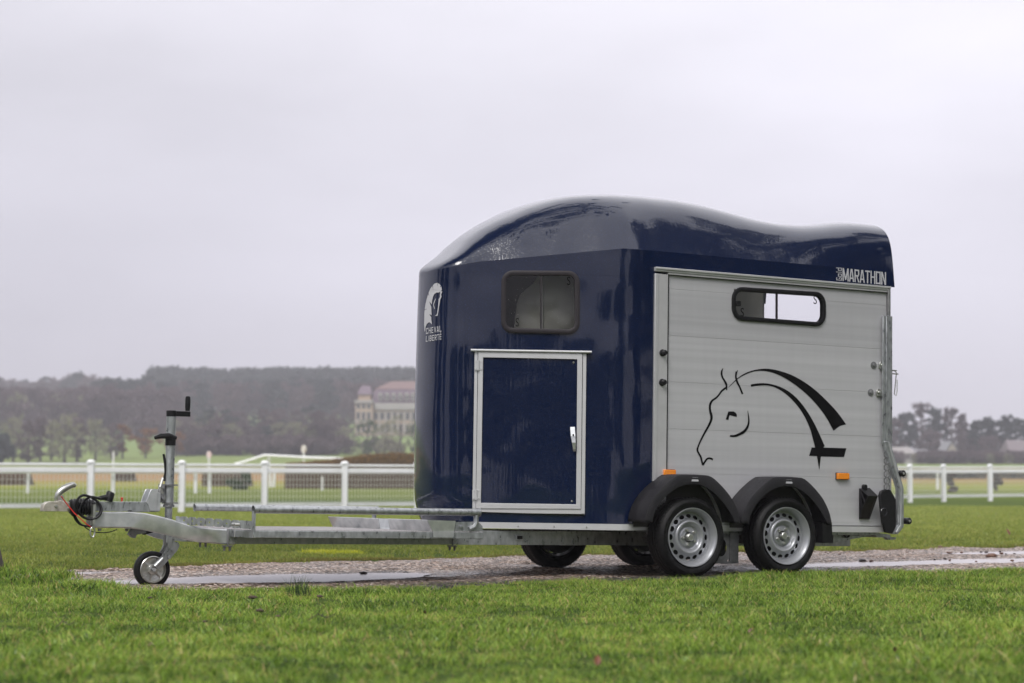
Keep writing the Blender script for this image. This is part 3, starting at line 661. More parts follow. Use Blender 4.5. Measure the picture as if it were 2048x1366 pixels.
# ---- chassis rails and drawbar
ch = MB()
for y0, y1 in ((.565,.625),(1.275,1.335)): ch.box(-3.07, 1.78, y0, y1, .198, .29)
for x in (-2.9,-2.0,-1.0,0.2,1.2,1.7): ch.box(x, x+.05, .625, 1.275, .215, .275)
ch.prism([P(1663,1064,.3),P(1760,1066,.3),P(1712,1076,.3),P(1676,1083,.3),P(1663,1086,.3)], .28, .33)
ch.box(-.2,1.76,.215,.26,.285,.306); ch.box(-.2,1.76,1.64,1.68,.285,.306)
obj('chassis', ch, GALV, TRL, bevel=.002)
ub = MB(); x0, z0 = P(1031,1070,.562); x1, z1 = P(1045,1080,.562); ub.box(x0, x1, .553, .566, z1, z0); SK = obj('chassis_socket', ub, GALV, TRL, bevel=.002)
ub = MB(); ub.box(x0+.008, x1-.006, .551, .554, z1+.006, z0-.006); obj('socket_opening', ub, BLACKP, SK)
def lerp(a, b_, t_): return a+(b_-a)*t_
bt = [(186,1024,.885),(231,1024,.875),(260,1023.5,.85),(290,1026,.81),(319,1032,.755),(345,1039,.70),(377,1049.6,.64),(404,1055,.60),(445,1058,.568),(470,1059,.565)]
bb_ = [(186,1055.5),(231,1056),(260,1056.5),(290,1060),(319,1066),(345,1072,),(377,1080),(404,1085),(445,1088.5),(470,1089.5)]
for mir in (0, 1):
    bm_ = MB(); rws = []
    for (px, pt, y), (px2, pb) in zip(bt, bb_):
        (x, zt), (_, zb) = P(px, pt, y), P(px2, pb, y)
        ys = (y, y+.05)
        if mir: ys = (2*YC-y, 2*YC-y-.05)
        rws.append([(x, ys[0], zt-.008), (x, ys[0]+(.008 if not mir else -.008), zt), (x, ys[1], zt), (x, ys[1], zb), (x, ys[0]+(.008 if not mir else -.008), zb), (x, ys[0], zb+.008), (x, ys[0], zt-.008)])
    bm_.grid(rws); bm_.add(rws[0][:6], [(0,1,2,3,4,5)]); obj('drawbar_beam', bm_, SHEET, TRL, angle=40)
for px in (905, 455):
    ub = MB(); x, z = P(px, 1090, .56); ub.tube([(x, .562, z+.10), (x, .556, z+.09), (x, .556, z-.01)], .004, 6)
    ub.box(x-.03, x+.03, .55, .58, z-.010, z-.002)
    for d in (-.018, .018): ub.tube([(x+d, .565, z-.005), (x+d, .565, z-.036)], [.010,.006], 6)
    obj('clamp_bolt', ub, GALVD, TRL)
ub = MB(); x, z = P(408, 1088, .64)
for d in (-.018, .018): ub.tube([(x+d, .66, z+.02), (x+d, .66, z-.02)], [.010,.006], 6)
obj('clamp_bolt', ub, GALVD, TRL)

# ---- platform
PX0, PX1 = -3.045, -1.475
pf = MB(); pf.box(PX0, PX1, .20, .24, .243, .286); pf.box(PX0, PX1, 1.66, 1.70, .243, .286); pf.box(PX0, PX0+.04, .24, 1.66, .243, .284); pf.box(PX1-.04, PX1, .24, 1.66, .243, .284)
for k in range(1, 5): pf.box(PX0+k*.3, PX0+k*.3+.04, .24, 1.66, .25, .281)
PFO = obj('platform', pf, GALV, TRL, bevel=.003)
dk = MB()                                                  # tread plate with raised bars
dk.box(PX0+.002, PX1-.002, .203, 1.697, .2865, .290)
for i in range(60):
    x = PX0+.02+i*.0257
    for j in range(46):
        y = .22+j*.032+(.016 if i % 2 else 0)
        dk.add([(x,y-.009,.290),(x+.005,y,.2925),(x,y+.009,.290),(x-.005,y,.2925)], [(0,1,2,3)])
obj('deck', dk, DECK, PFO, smooth=False)
# cross trough (wheel rest)
def Zp(x, y): return (640+x/5.689, 990+y/5.689)
tx0, tx1 = P(*Zp(1275,400), .2)[0], P(*Zp(1520,400), .2)[0]; fx0 = P(*Zp(1215,285), .2)[0]; fz = P(*Zp(1215,285), .2)[1]; fx1 = P(*Zp(1535,290), .2)[0]
tr = MB()
tr.add([(tx0,.196,.291),(tx1,.196,.291),(fx1,.190,fz-.004),(fx0,.190,fz)], [(0,1,2,3)])
tr.add([(tx0+.003,.193,.291),(tx1,.193,.291),(tx1-.004,.193,.252),(tx0+.006,.193,.252)], [(0,1,2,3)])
for ya, yb in ((.196,.80),(.90,1.70)):
    n0 = .05 if ya > .5 else 0; n1 = -.05 if ya < .5 else 0
    tr.add([(tx0,ya+n0,.291),(tx0,yb+n1*0-.0,.291),(fx0,yb+n1,fz),(fx0,ya-n0*0,fz)], [(0,1,2,3)])
tr.add([(tx1,.196,.291),(tx1,1.70,.291),(fx1,1.70,fz-.004),(fx1,.196,fz-.004)], [(0,1,2,3)])
tr.add([(tx0,.196,.292),(tx0,1.70,.292),(tx1,1.70,.292),(tx1,.196,.292)], [(0,1,2,3)])
obj('wheel_trough', tr, SHEET, PFO, smooth=False, solid=.004)
# rail tubes and their feet
for y, s_, xa in ((.20, 1, -3.05), (1.70, -1, -2.86)):
    rl = MB(); rl.tube([(xa, y, .412), (-1.505, y, .412)], .0225, 16, cap=False)
    rl.tube([(xa, y, .412), (xa+.006, y, .412)], .027, 16, cap=False); rl.tube([(-1.512, y, .412), (-1.506, y, .412)], .027, 16)
    RO = obj('side_rail', rl, GALV, PFO)
    s_ < 0 or obj('rail_stay', MB().box(xa+.0, xa+.012, y-.012, y+.02, .285, .40), GALV, RO)
    ft = MB(); ft.tube([(-1.53, y, .40), (-1.53, y, .345), (-1.545, y, .32), (-1.58, y, .305)], .016, 10)
    ft.prism([(-1.70,.292),(-1.70,.348),(-1.58,.352),(-1.50,.345),(-1.478,.325),(-1.476,.292)], y-.004+.014*s_, y+.004+.014*s_)
    ft.lathe([(0,-.030),(.004,-.030),(.004,-.008),(.012,-.007),(.012,0)], (-1.635, y+.008*s_, .322), 10)
    obj('rail_foot', ft, GALV, RO, smooth=True)
# slanting side plates with holes, from the platform corners to the drawbar head
for mir in (0, 1):
    hp = MB(); Aq = [P(509,1042.5,.2), P(509,1059,.2)]; Bq = [P(352,1032,.74), P(352,1048,.74)]
    def pp(u_, v_):
        x = lerp(Aq[0][0], Bq[0][0], u_); y = lerp(.2, .74, u_); z = lerp(lerp(Aq[0][1], Bq[0][1], u_), lerp(Aq[1][1], Bq[1][1], u_), v_)
        return (x, 2*YC-y if mir else y, z)
    hp.add([pp(0,0), pp(.18,0), pp(.18,1), pp(0,1)], [(0,1,2,3)])
    for k in range(0 if mir else 7):
        u0 = .18+k*.11
        hp.holed(lambda u_, v_, u0=u0: pp(u0+.11*u_, v_), .11, 12)
    if mir: hp.add([pp(.18,0), pp(.95,0), pp(.95,1), pp(.18,1)], [(0,1,2,3)])
    hp.add([pp(.95,0), pp(1,0), pp(1,1), pp(.95,1)], [(0,1,2,3)])
    HP = obj('holed_side_plate', hp, GALV, PFO, smooth=False, solid=.004)
    if not mir:
        pn = MB(); a_ = Vector((P(472,1049,.22)[0], .245, P(472,1049,.22)[1])); pn.tube([a_+Vector((0,.03,0)), a_+Vector((0,-.03,0))], .010, 10); pn.tube([a_+Vector((.02,-.03,0)), a_+Vector((-.01,-.03,.0))], .008, 8); pn.tube([a_+Vector((-.008,-.03,0)), a_+Vector((-.012,-.035,-.075))], .003, 6); obj('locking_pin', pn, ZINC, HP)
eb = MB(); q = P(499,1068,.30); eb.box(q[0]-.012, q[0]+.006, .25, .36, .243, .283); obj('end_stop', eb, COPPER, PFO)

# ---- coupling head and overrun
def Zc(x, y): return (70+x/6.827, 940+y/6.827)
def C2(x, y, yy=YC): return P(*Zc(x, y), yy)
cp = MB()
cp.prism([C2(*q) for q in ((88,565),(86,535),(105,470),(150,435),(215,428),(270,432),(330,412),(385,430),(470,440),(470,565))], YC-.032, YC+.032)
CP = obj('coupling_head', cp, COPPER, TRL, bevel=.008)
for q in ((265,495),(440,525)): cb = MB(); cb.lathe([(0,-.012),(.009,-.011),(.010,0)], (C2(*q)[0], YC-.032, C2(*q)[1]), 10); obj('coupling_bolt', cb, ZINC, CP)
hp = MB(); path = [(300,430),(298,385),(312,330),(345,290),(400,250),(460,220),(520,200),(552,218)]
hp.tube([(C2(*q)[0], YC-.005, C2(*q)[1]) for q in path], [.014,.017,.019,.021,.021,.020,.018,.012], 12); obj('coupling_handle', hp, ZINC, CP)
hp = MB(); hp.prism([C2(*q) for q in ((290,430),(380,430),(375,345),(300,350))], YC-.024, YC-.016); hp.prism([C2(*q) for q in ((290,430),(380,430),(375,345),(300,350))], YC+.016, YC+.024); obj('handle_bracket', hp, ZINC, CP)
bw = MB(); xA, zA = C2(475, 500); xB = C2(800, 500)[0]; pr = []
for k in range(17):
    t_ = k/16; pr.append((.040+.008*math.sin(t_*3.1)+(.006 if k % 2 else 0), (xB-xA)*t_))
bw.lathe([(0,0)]+pr+[(0, xB-xA)], (xA, YC, zA), 24, axis='x'); obj('rubber_gaiter', bw, BLACKP, TRL, angle=20)
hs = MB()
hs.prism([C2(*q) for q in ((790,432),(1450,434),(1545,440),(1650,470),(1655,570),(1300,572),(1280,548),(1210,560),(800,560))], YC-.045, YC+.045)
HS = obj('overrun_housing', hs, GALV, TRL, bevel=.012)
g = MB(); g.prism([C2(*q, YC-.05) for q in ((1515,436),(1578,268),(1602,258),(1682,262),(1675,360),(1652,560),(1560,560),(1545,470))], YC-.055, YC-.043)
g.prism([C2(*q, YC-.05) for q in ((1515,436),(1578,268),(1602,258),(1682,262),(1675,360),(1652,560),(1560,560),(1545,470))], YC+.043, YC+.055); g.box(C2(1590,300)[0], C2(1680,300)[0], YC-.05, YC+.05, C2(1600,560)[1], C2(1600,262)[1]-.02)
obj('brake_bracket', g, SHEET, HS, bevel=.003)
lv = MB(); lv.tube([(C2(1690,240)[0], YC-.02, C2(1690,240)[1]), (C2(1745,110)[0], YC, C2(1745,110)[1])], .009, 8); lv.tube([(P(329,1010,YC)[0], YC, C2(1690,400)[1]), (C2(1690,240)[0], YC-.02, C2(1690,240)[1])], .012, 8)
LV = obj('brake_lever', lv, ZINC, HS)
lv = MB(); lv.tube([(P(*q, YC)[0], YC, P(*q, YC)[1]) for q in ((328,962),(332,945),(331,930),(327,908))], [.010,.011,.010,.007], 8); obj('lever_grip', lv, BLACKP, LV)
pg = MB(); pg.lathe([(0,0),(.004,0),(.006,.006),(.005,.016),(.009,.018),(.009,.024),(0,.025)], (C2(1172,430)[0], YC-.02, C2(1172,430)[1]), 10, axis='z'); obj('red_plug', pg, REDP, HS)
# cable, plug, breakaway line, chain link
cbp = [(700,560),(640,600),(580,520),(570,420),(620,360),(680,345),(760,370),(830,375),(900,388)]
cable = MB()
def cpath(pts, yy, r_, mbx, nn=6):
    P3 = []
    for i in range(len(pts)-1):
        p0, p1, p2, p3 = pts[max(i-1,0)], pts[i], pts[i+1], pts[min(i+2, len(pts)-1)]
        for k in range(5):
            t_ = k/5; q = [.5*((2*p1[j])+(-p0[j]+p2[j])*t_+(2*p0[j]-5*p1[j]+4*p2[j]-p3[j])*t_*t_+(-p0[j]+3*p1[j]-3*p2[j]+p3[j])*t_**3) for j in range(2)]
            x, z = C2(q[0], q[1], yy); P3.append((x, yy+.01*math.sin(i+t_), z))
    x, z = C2(*pts[-1], yy); P3.append((x, yy, z)); mbx.tube(P3, r_, nn)
cpath([(900,390),(830,375),(760,365),(680,345),(620,358),(570,410),(560,500),(590,570),(650,630),(720,665),(800,665),(870,620),(905,540),(880,460),(820,400),(760,370)], YC-.075, .008, cable, 8)
cpath([(760,370),(700,400),(640,470),(600,560),(560,600)], YC-.06, .007, cable, 8)
cpath([(780,380),(850,420),(890,480),(890,560),(850,620),(790,655),(720,650)], YC-.068, .006, cable, 8)
cpath([(525,600),(560,680),(620,740),(700,765),(800,770)], YC-.05, .006, cable, 8)
cpath([(540,600),(590,690),(650,750),(740,775),(800,785)], YC-.04, .005, cable, 8)
obj('electric_cable', cable, BLACKP, TRL)
cable = MB(); cpath([(660,755),(720,805),(800,845),(900,855),(1000,850),(1080,825),(1120,805)], YC-.05, .003, cable, 6); obj('brake_cable', cable, BLACKP, TRL)
cable = MB(); cpath([(360,360),(400,410),(470,500),(540,590),(600,650),(700,740),(760,775)], YC-.085, .0032, cable, 6); obj('red_safety_cable', cable, REDP, TRL)
hb = MB(); hb.tube([(C2(500,q)[0], YC-.055, C2(500,q)[1]) for q in (410,440,520,600,632)], [.022,.028,.026,.024,.012], 12); obj('cable_socket', hb, BLACKP, TRL)
pl_ = MB(); a_ = Vector((C2(860,392,YC-.04)[0], YC-.04, C2(860,385,YC-.04)[1])); b_ = Vector((C2(985,370,YC-.04)[0], YC-.04, C2(985,372,YC-.04)[1])); pl_.tube([a_, a_.lerp(b_,.3), a_.lerp(b_,.8), b_], [.010,.014,.017,.020], 12)
q = Vector((C2(1030,355,YC-.04)[0], YC-.04, C2(1030,360,YC-.04)[1])); pl_.tube([q+Vector((-.01,0,-.03)), q+Vector((.0,0,.018)), q+Vector((.004,0,.026))], [.024,.026,.022], 16); PL = obj('cable_plug', pl_, BLACKP, TRL)
cl = MB(); cc = Vector((C2(785,850,YC-.06)[0], YC-.06, C2(785,850,YC-.06)[1])); cl.tube([cc+Vector((.014*math.cos(t_), 0, .030*math.sin(t_))) for t_ in [2*math.pi*k/16 for k in range(17)]], .005, 8, cap=False)
cc2 = cc+Vector((0,0,.08)); cl.tube([cc2+Vector((0, .012*math.cos(t_), .032*math.sin(t_))) for t_ in [2*math.pi*k/16 for k in range(17)]], .005, 8, cap=False); cl.box(cc.x-.008, cc.x+.008, YC-.085, YC-.05, cc.z+.05, cc.z+.17)
obj('chain_link', cl, ZINC, TRL)
ud = MB(); ud.prism([C2(*q) for q in ((1265,880),(1300,800),(1480,800),(1500,860),(1370,880),(1350,930),(1310,920))], YC-.03, YC+.01); obj('brake_linkage', ud, GALVD, TRL); ud = MB(); ud.prism([C2(*q) for q in ((1200,800),(1245,800),(1235,838),(1215,836))], YC-.05, YC-.03); obj('link_eye', ud, GALVD, TRL); ud = MB(); ud.prism([C2(*q) for q in ((830,795),(875,795),(862,832),(842,832))], YC-.05, YC-.03)
obj('link_eye', ud, GALVD, TRL)
ud = MB(); ud.prism([C2(*q) for q in ((1470,815),(1640,840),(1480,885))], YC-.02, YC+.02); obj('rod_boot', ud, BLACKP, TRL)

# ---- jockey wheel
jx = P(340, 1000, YC)[0]
def J(px, py, yy=YC): return P(px, py, yy)
jk = MB(); (xt, zt), (xb, zb) = J(340.5,832), J(340.5,1082)
jxx = (xt+xb)/2
jk.tube([(jxx-.005, YC, zt), (jxx-.005, YC, J(340,1012)[1])], .0290, 20)
jk.tube([(jxx-.005, YC, J(340,1012)[1]+.001), (jxx-.005, YC, J(340,1085)[1])], .0235, 16)
JK = obj('jockey_wheel', jk, GALV, TRL)
cl = MB()
for py in (970, 1006): cl.box(J(328,py)[0], J(352,py)[0], YC-.036, YC+.036, J(340,py)[1]-.004, J(340,py)[1]+.004)
cl.box(J(322,970)[0]-.01, J(328,970)[0], YC-.02, YC+.02, J(325,1005)[1], J(325,968)[1]); cl.lathe([(0,-.012),(.008,-.011),(.009,0)], (J(323,975)[0], YC-.02, J(323,975)[1]), 8)
cl.lathe([(0,-.012),(.008,-.011),(.009,0)], (J(323,997)[0], YC-.02, J(323,997)[1]), 8)
cl.tube([(jxx-.005, YC, J(340,1014)[1]), (jxx-.005, YC, J(340,1009)[1])], .035, 16)
obj('clamp', cl, GALVD, JK)
cr_ = MB(); cr_.tube([(jxx-.005,YC,J(340,833)[1]),(jxx-.005,YC,J(340,821)[1])], .032, 18); cr_.box(jxx, J(379.5,825)[0], YC-.016, YC+.016, J(340,832)[1], J(340,822)[1]+.001)
CR = obj('crank', cr_, BLACKP, JK, bevel=.003)
gr = MB(); gx = J(375.8,800)[0]; gr.tube([(gx,YC,J(375,822)[1]),(gx,YC,J(375,815)[1]),(gx,YC,J(375,800)[1]),(gx,YC,J(375,794)[1]),(gx,YC,J(375,792.5)[1])], [.014,.0165,.017,.015,.010], 12); obj('crank_grip', gr, BLACKP, CR)
th = MB(); th.tube([(jxx-.005,YC,J(340,891)[1]),(jxx-.005,YC,J(340,873)[1])], .033, 18)
th.tube([(J(350,876)[0],YC-.01,J(350,876)[1]),(J(335,872)[0],YC-.03,J(335,872)[1]),(J(320,870)[0],YC-.02,J(320,872)[1]),(J(309,875)[0],YC,J(309,876)[1])], [.014,.018,.017,.010], 10); obj('clamp_handle', th, BLACKP, JK)
rd = MB(); rd.tube([(J(329,1050)[0],YC-.01,J(329,1050)[1]),(J(329,1090)[0],YC-.01,J(329,1090)[1])], .009, 8); rd.tube([(J(329,1090)[0],YC-.01,J(329,1090)[1]),(J(318,1110)[0],YC-.0,J(318,1108)[1])], .006, 8); obj('stop_rod', rd, GALVD, JK)
hx, hz = J(303.5,1139); jr = .1145
fk = MB()
def Zj(x, y): return P(240+x/7.314, 1040+y/7.314, YC-.03)
fpts = [Zj(*q) for q in ((685,250),(780,250),(790,318),(835,320),(858,370),(830,440),(760,520),(700,580),(640,650),(560,720),(510,700),(470,660),(600,520),(660,440),(690,360))]
for yy in (YC-.046, YC+.036): fk.prism(fpts, yy, yy+.010)
a_, b_ = Zj(615,560), Zj(495,680); fk.tube([(a_[0],YC-.046,a_[1]),(b_[0],YC-.046,b_[1])], .014, 10)
fk.lathe([(0,-.012),(.012,-.010),(.014,0)], (Zj(705,540)[0], YC-.046, Zj(705,540)[1]), 12); fk.lathe([(0,-.010),(.007,-.009),(.008,0)], (Zj(745,440)[0], YC-.046, Zj(745,440)[1]), 10)
fk.tube([(hx,YC-.05,hz),(hx,YC+.05,hz)], .012, 12)
obj('fork', fk, GALV, JK)
jt = MB(); jt.lathe([(.082,-.026),(.100,-.028),(.109,-.024),(jr,-.014),(jr,.014),(.109,.024),(.100,.028),(.082,.026)], (hx, YC, hz), 48)
jt.v = [(x, y, z) for x, y, z in jt.v]; JT = obj('small_tyre', jt, RUBBER, JK, angle=40)
jm = MB(); jm.lathe([(.084,-.026),(.080,-.029),(.076,-.024),(.072,-.012),(.035,-.008),(.030,-.026),(.018,-.028),(.016,-.020),(0,-.020)], (hx, YC, hz), 40)
for k in range(6):
    a_ = math.pi/3*k+.3; c_, s_ = math.cos(a_), math.sin(a_); jm.add([(hx+.030*c_-.004*s_,YC-.022,hz+.030*s_+.004*c_),(hx+.072*c_-.004*s_,YC-.0155,hz+.072*s_+.004*c_),(hx+.072*c_+.004*s_,YC-.0155,hz+.072*s_-.004*c_),(hx+.030*c_+.004*s_,YC-.022,hz+.030*s_-.004*c_)], [(0,1,2,3)])
    a_ += math.pi/6; jm.lathe([(0,-.016),(.004,-.015),(.005,-.010)], (hx+.055*math.cos(a_), YC, hz+.055*math.sin(a_)), 8)
obj('small_rim', jm, ZINC, JT, angle=40)

# ---- rear end: post, ramp side, perforated plate, lamp, latch
def Zr(x, y): return (1640+x/5.691, 860+y/5.691)
rp = MB(); rp.box(1.800, 1.822, .164, .215, P(1776,634,.18)[1]-.05, 2.058); obj('rear_post', rp, GALVD, TRL, bevel=.003); rp = MB(); rp.box(1.800, 1.822, 1.685, 1.735, .35, 2.2); obj('rear_post', rp, GALVD, TRL, bevel=.003)
rm = MB()
ztop = P(1774,632,.16)[1]; zk = P(1775,888,.16)[1]
rm.box(1.739, 1.764, .150, .166, zk, ztop); rm.box(1.764, 1.803, .142, .163, zk, ztop); rm.box(1.803,1.826,.150,.163,zk,ztop)
# leaning lower brace: down and outward, then vertical, then back in
def RX(px, py, y=.15): return P(px, py, y)
o_ = [Zr(722,130), Zr(790,122), Zr(945,660), Zr(948,1100), Zr(880,1185), Zr(815,1185), Zr(880,1080), Zr(882,665)]
rm.prism([RX(*q) for q in o_], .142, .175)
RM = obj('ramp_frame', rm, GALV, TRL, bevel=.003)
i_ = [Zr(755,135), Zr(772,132), Zr(918,650), Zr(918,1095), Zr(868,1165), Zr(842,1165), Zr(893,1085), Zr(895,660)]
g = MB(); g.prism([RX(*q) for q in i_], .130, .142); obj('brace_rib', g, SHEET, RM, bevel=.002)
rp2 = MB(); rp2.box(1.826, 1.85, .19, 1.71, .33, ztop-.02); obj('ramp', rp2, PLANK, RM)
pp_ = MB(); (xa, za), (xb, zb2) = RX(*Zr(738,240)), RX(*Zr(806,690))
for k in range(6):
    z0, z1 = za+(zb2-za)*k/6, za+(zb2-za)*(k+1)/6
    pp_.holed(lambda u_, v_, z0=z0, z1=z1: (xa+(xb-xa)*u_, .16, z0+(z1-z0)*v_), .40, 12)
obj('perforated_plate', pp_, GALVD, RM, solid=.004, smooth=False)
tl_ = MB(); oo = [Zr(672,745), Zr(690,692), Zr(735,675), Zr(800,680), Zr(862,790), Zr(862,1100), Zr(820,1182), Zr(735,1165), Zr(705,1050)]
tl_.prism([RX(*q, .125) for q in oo], .118, .141); TL = obj('tail_lamp', tl_, BLACKP, TRL, bevel=.012)
g = MB(); q = RX(*Zr(755,935), .09); g.lathe([(.030,-.002),(.026,-.006),(.020,.004),(0,.005)], (q[0], .119, q[1]), 20); obj('lamp_lens', g, mat('smoked_lens', (.03,.03,.035), .1), TL)
for q_, nm in ((Zr(905,495), 'ramp_roller'), (Zr(972,1035), 'rear_buffer')):
    q = RX(*q_, .15); g = MB(); g.lathe([(0,-.05),(.018,-.05),(.024,-.045),(.024,.0),(0,.0)], (q[0]+.006, .16, q[1]), 18); ro = obj(nm, g, BLACKP, RM)
    g = MB(); g.lathe([(0,-.054),(.008,-.053),(.010,-.049)], (q[0]+.006, .16, q[1]), 10); obj('roller_bolt', g, ZINC, ro)
lo_ = MB(); a_ = P(1783,745,.15); b_ = P(1784,788,.15); lo_.tube([(a_[0]+.03,.16,a_[1]+.02),(a_[0]+.055,.16,a_[1]),(a_[0]+.05,.16,a_[1]-.03),(b_[0]+.03,.16,b_[1]+.0),(b_[0]+.045,.16,b_[1]-.01),(b_[0]+.055,.16,b_[1]+.02),(a_[0]+.06,.16,a_[1]-.05)], .004, 6); lo_.box(a_[0]+.015, a_[0]+.065, .15, .165, a_[1]-.012, a_[1]-.004); lo_.box(a_[0]+.01,a_[0]+.05,.15,.17,a_[1]+.012,a_[1]+.02); obj('ramp_hook', lo_, ZINC, RM)
ub = MB(); ub.prism([RX(*Zr(*q), .3) for q in ((575,1175),(720,1180),(720,1222),(600,1220))], .25, .40); ub.prism([RX(*Zr(*q), .3) for q in ((720,1185),(780,1190),(780,1215),(845,1222),(840,1245),(760,1250),(740,1225),(720,1222))], .28, .32)
obj('rear_bracket', ub, GALV, TRL); ub = MB(); ub.lathe([(.02,-.01),(.03,-.012),(.032,.0),(.02,.0)], (RX(*Zr(298,1180), .27)[0], .27, RX(*Zr(298,1180), .27)[1]), 16); ub.tube([(RX(*Zr(330,1165), .27)[0], .26, RX(*Zr(330,1165), .27)[1]), (RX(*Zr(430,1165), .27)[0], .26, RX(*Zr(430,1170), .27)[1])], .02, 8); obj('rear_tow_eye', ub, BLACKP, TRL)

# ---- wheel chock hung on the side wall
ck = thing('wheel_chock', 'black plastic wheel chock hanging on the silver side wall behind the rear fender', 'wheel chock', mtx=TM)
def Zk(x, y, yy=.1): return P(1640+x/5.691, 860+y/5.691, yy)
Lc = [(545,752,.075),(508,830,.098),(478,910,.132),(458,1008,.166)]; Rc = [(655,752,.075),(602,830,.098),(575,910,.132),(560,1008,.166)]
Lp = [(Zk(x, y, d)[0], d, Zk(x, y, d)[1]) for x, y, d in Lc]; Rp = [(Zk(x, y, d)[0], d, Zk(x, y, d)[1]) for x, y, d in Rc]
m_ = MB(); m_.grid([Lp, Rp]); wl = [(Zk(445,668,.180)[0], .180, Zk(445,668,.18)[1]), (Zk(445,1012,.18)[0], .180, Zk(445,1012,.18)[1])]; wr = [(Zk(562,662,.180)[0], .180, Zk(562,662,.18)[1]), (Zk(562,1012,.18)[0], .180, Zk(562,1012,.18)[1])]
m_.add([wl[0], wr[0], Rp[0], Lp[0]], [(0,1,2,3)]); m_.add([wr[0], wr[1]]+Rp[::-1], [tuple(range(6))]); m_.add([Lp[-1], Rp[-1], wr[1], wl[1]], [(0,1,2,3)])
obj('chock_body', m_, BLACKP, ck, solid=.006, smooth=False)
m_ = MB(); m_.add([wl[0], wl[1], wr[1], wr[0]], [(0,1,2,3)])
for k in range(1, 4): m_.add([wl[0], Lp[k], (Lp[k][0]+.01, Lp[k][1], Lp[k][2]), (wl[0][0]+.01, wl[0][1], wl[0][2])], [(0,1,2,3)])
obj('chock_ribs', m_, FENDER, ck, smooth=False, solid=.003)
m_ = MB(); q = Zk(497,640,.18); m_.box(q[0]-.016, q[0]+.010, .150, .184, q[1]-.03, q[1]+.0); m_.lathe([(0,-.03),(.012,-.03),(.014,0)], (q[0]-.003, .18, q[1]-.0), 16); obj('chock_holder', m_, BLACKP, ck)

# ================================================================== GROUND
def smooth(a, b, x): t_ = min(max((x-a)/(b-a), 0), 1); return t_*t_*(3-2*t_)
def gh(x, y):
    if y < 40: base = -.1*smooth(26, 44, y)
    else: base = float(np.interp(y, [40,53,70,100,200,300,450,600,900,3000], [-.1,-.1,0,.42,1.2,3,5.4,8,14,14]))
    if y > 250:
        k = 1-smooth(-.03, .12, x/y)
        hl = float(np.interp(y, [250,310,380,480,700,900,3000], [0,0,1.8,7.5,16,20,20]))
        base += hl*k
    return base
def W2(px, py, z=0.0):                                      # photo point on the level z, in world metres
    x = (px-1024)/FPX; zz = (683-py)/FPX
    r_ = Vector((x, math.cos(TAU)-math.sin(TAU)*zz, math.sin(TAU)+math.cos(TAU)*zz))
    t_ = (z-EYE)/r_.z; return Vector((r_.x*t_, r_.y*t_))
NE = [W2(*q, .045) for q in ((-400,1139),(-150,1137),(0,1141),(100,1145),(200,1160),(300,1167),(500,1167),(700,1164),(900,1157),(1100,1151),(1300,1147),(1500,1140),(1700,1134),(2048,1127),(2600,1119))]
FE = [W2(*q, .02) for q in ((-400,1135),(-150,1134),(0,1137),(100,1137),(250,1133),(400,1128),(550,1121),(700,1117),(1000,1110),(1300,1104),(1700,1098),(2048,1090),(2600,1082))]
nex, ney = [q.x for q in NE], [q.y for q in NE]; fex, fey = [q.x for q in FE], [q.y for q in FE]
def pathmask(X, Y):                                         # >0 inside the path, in metres from its edge
    wob = .16*np.sin(X*3.1+1)+.10*np.sin(X*7.7)+.08*np.sin(X*17.3+Y*3)+.05*np.sin(X*41)
    return np.minimum(Y-np.interp(X, nex, ney)-wob*.5, np.interp(X, fex, fey)-Y+wob)
def axis(near, far_, fine, step):
    a = list(np.arange(-near if isinstance(near, (int,float)) else near[0], (near if isinstance(near, (int,float)) else near[1])+1e-6, fine))
    s_ = step; x = a[-1]; lo = a[0]
    up, dn = [], []
    while x < far_: s_ *= 1.16; x += s_; up.append(x)
    s_ = step
    while lo > -far_: s_ *= 1.16; lo -= s_; dn.append(lo)
    return np.array(dn[::-1]+a+up)
gx = axis((-8, 9), 2500, .16, .2); gy = axis((4, 24), 2500, .16, .2)
GXm, GYm = np.meshgrid(gx, gy)
pm_ = pathmask(GXm, GYm)
gz = np.array([[gh(x, y) for x in gx] for y in gy])
inp = np.clip(pm_/.12, 0, 1); near_ = (GYm < 26) & (GYm > 8) & (np.abs(GXm) < 14)
gz = gz-np.where(near_, inp*.07, 0)
gz += np.where((np.abs(GXm) < 12) & (GYm < 24), .012*np.sin(GXm*2.3+GYm*.7)*np.sin(GYm*1.9+1)*(1-inp), 0)
vs = np.stack([GXm, GYm, gz], -1).reshape(-1, 3); nx_ = len(gx)
fs = [(j*nx_+i, j*nx_+i+1, (j+1)*nx_+i+1, (j+1)*nx_+i) for j in range(len(gy)-1) for i in range(nx_-1)]

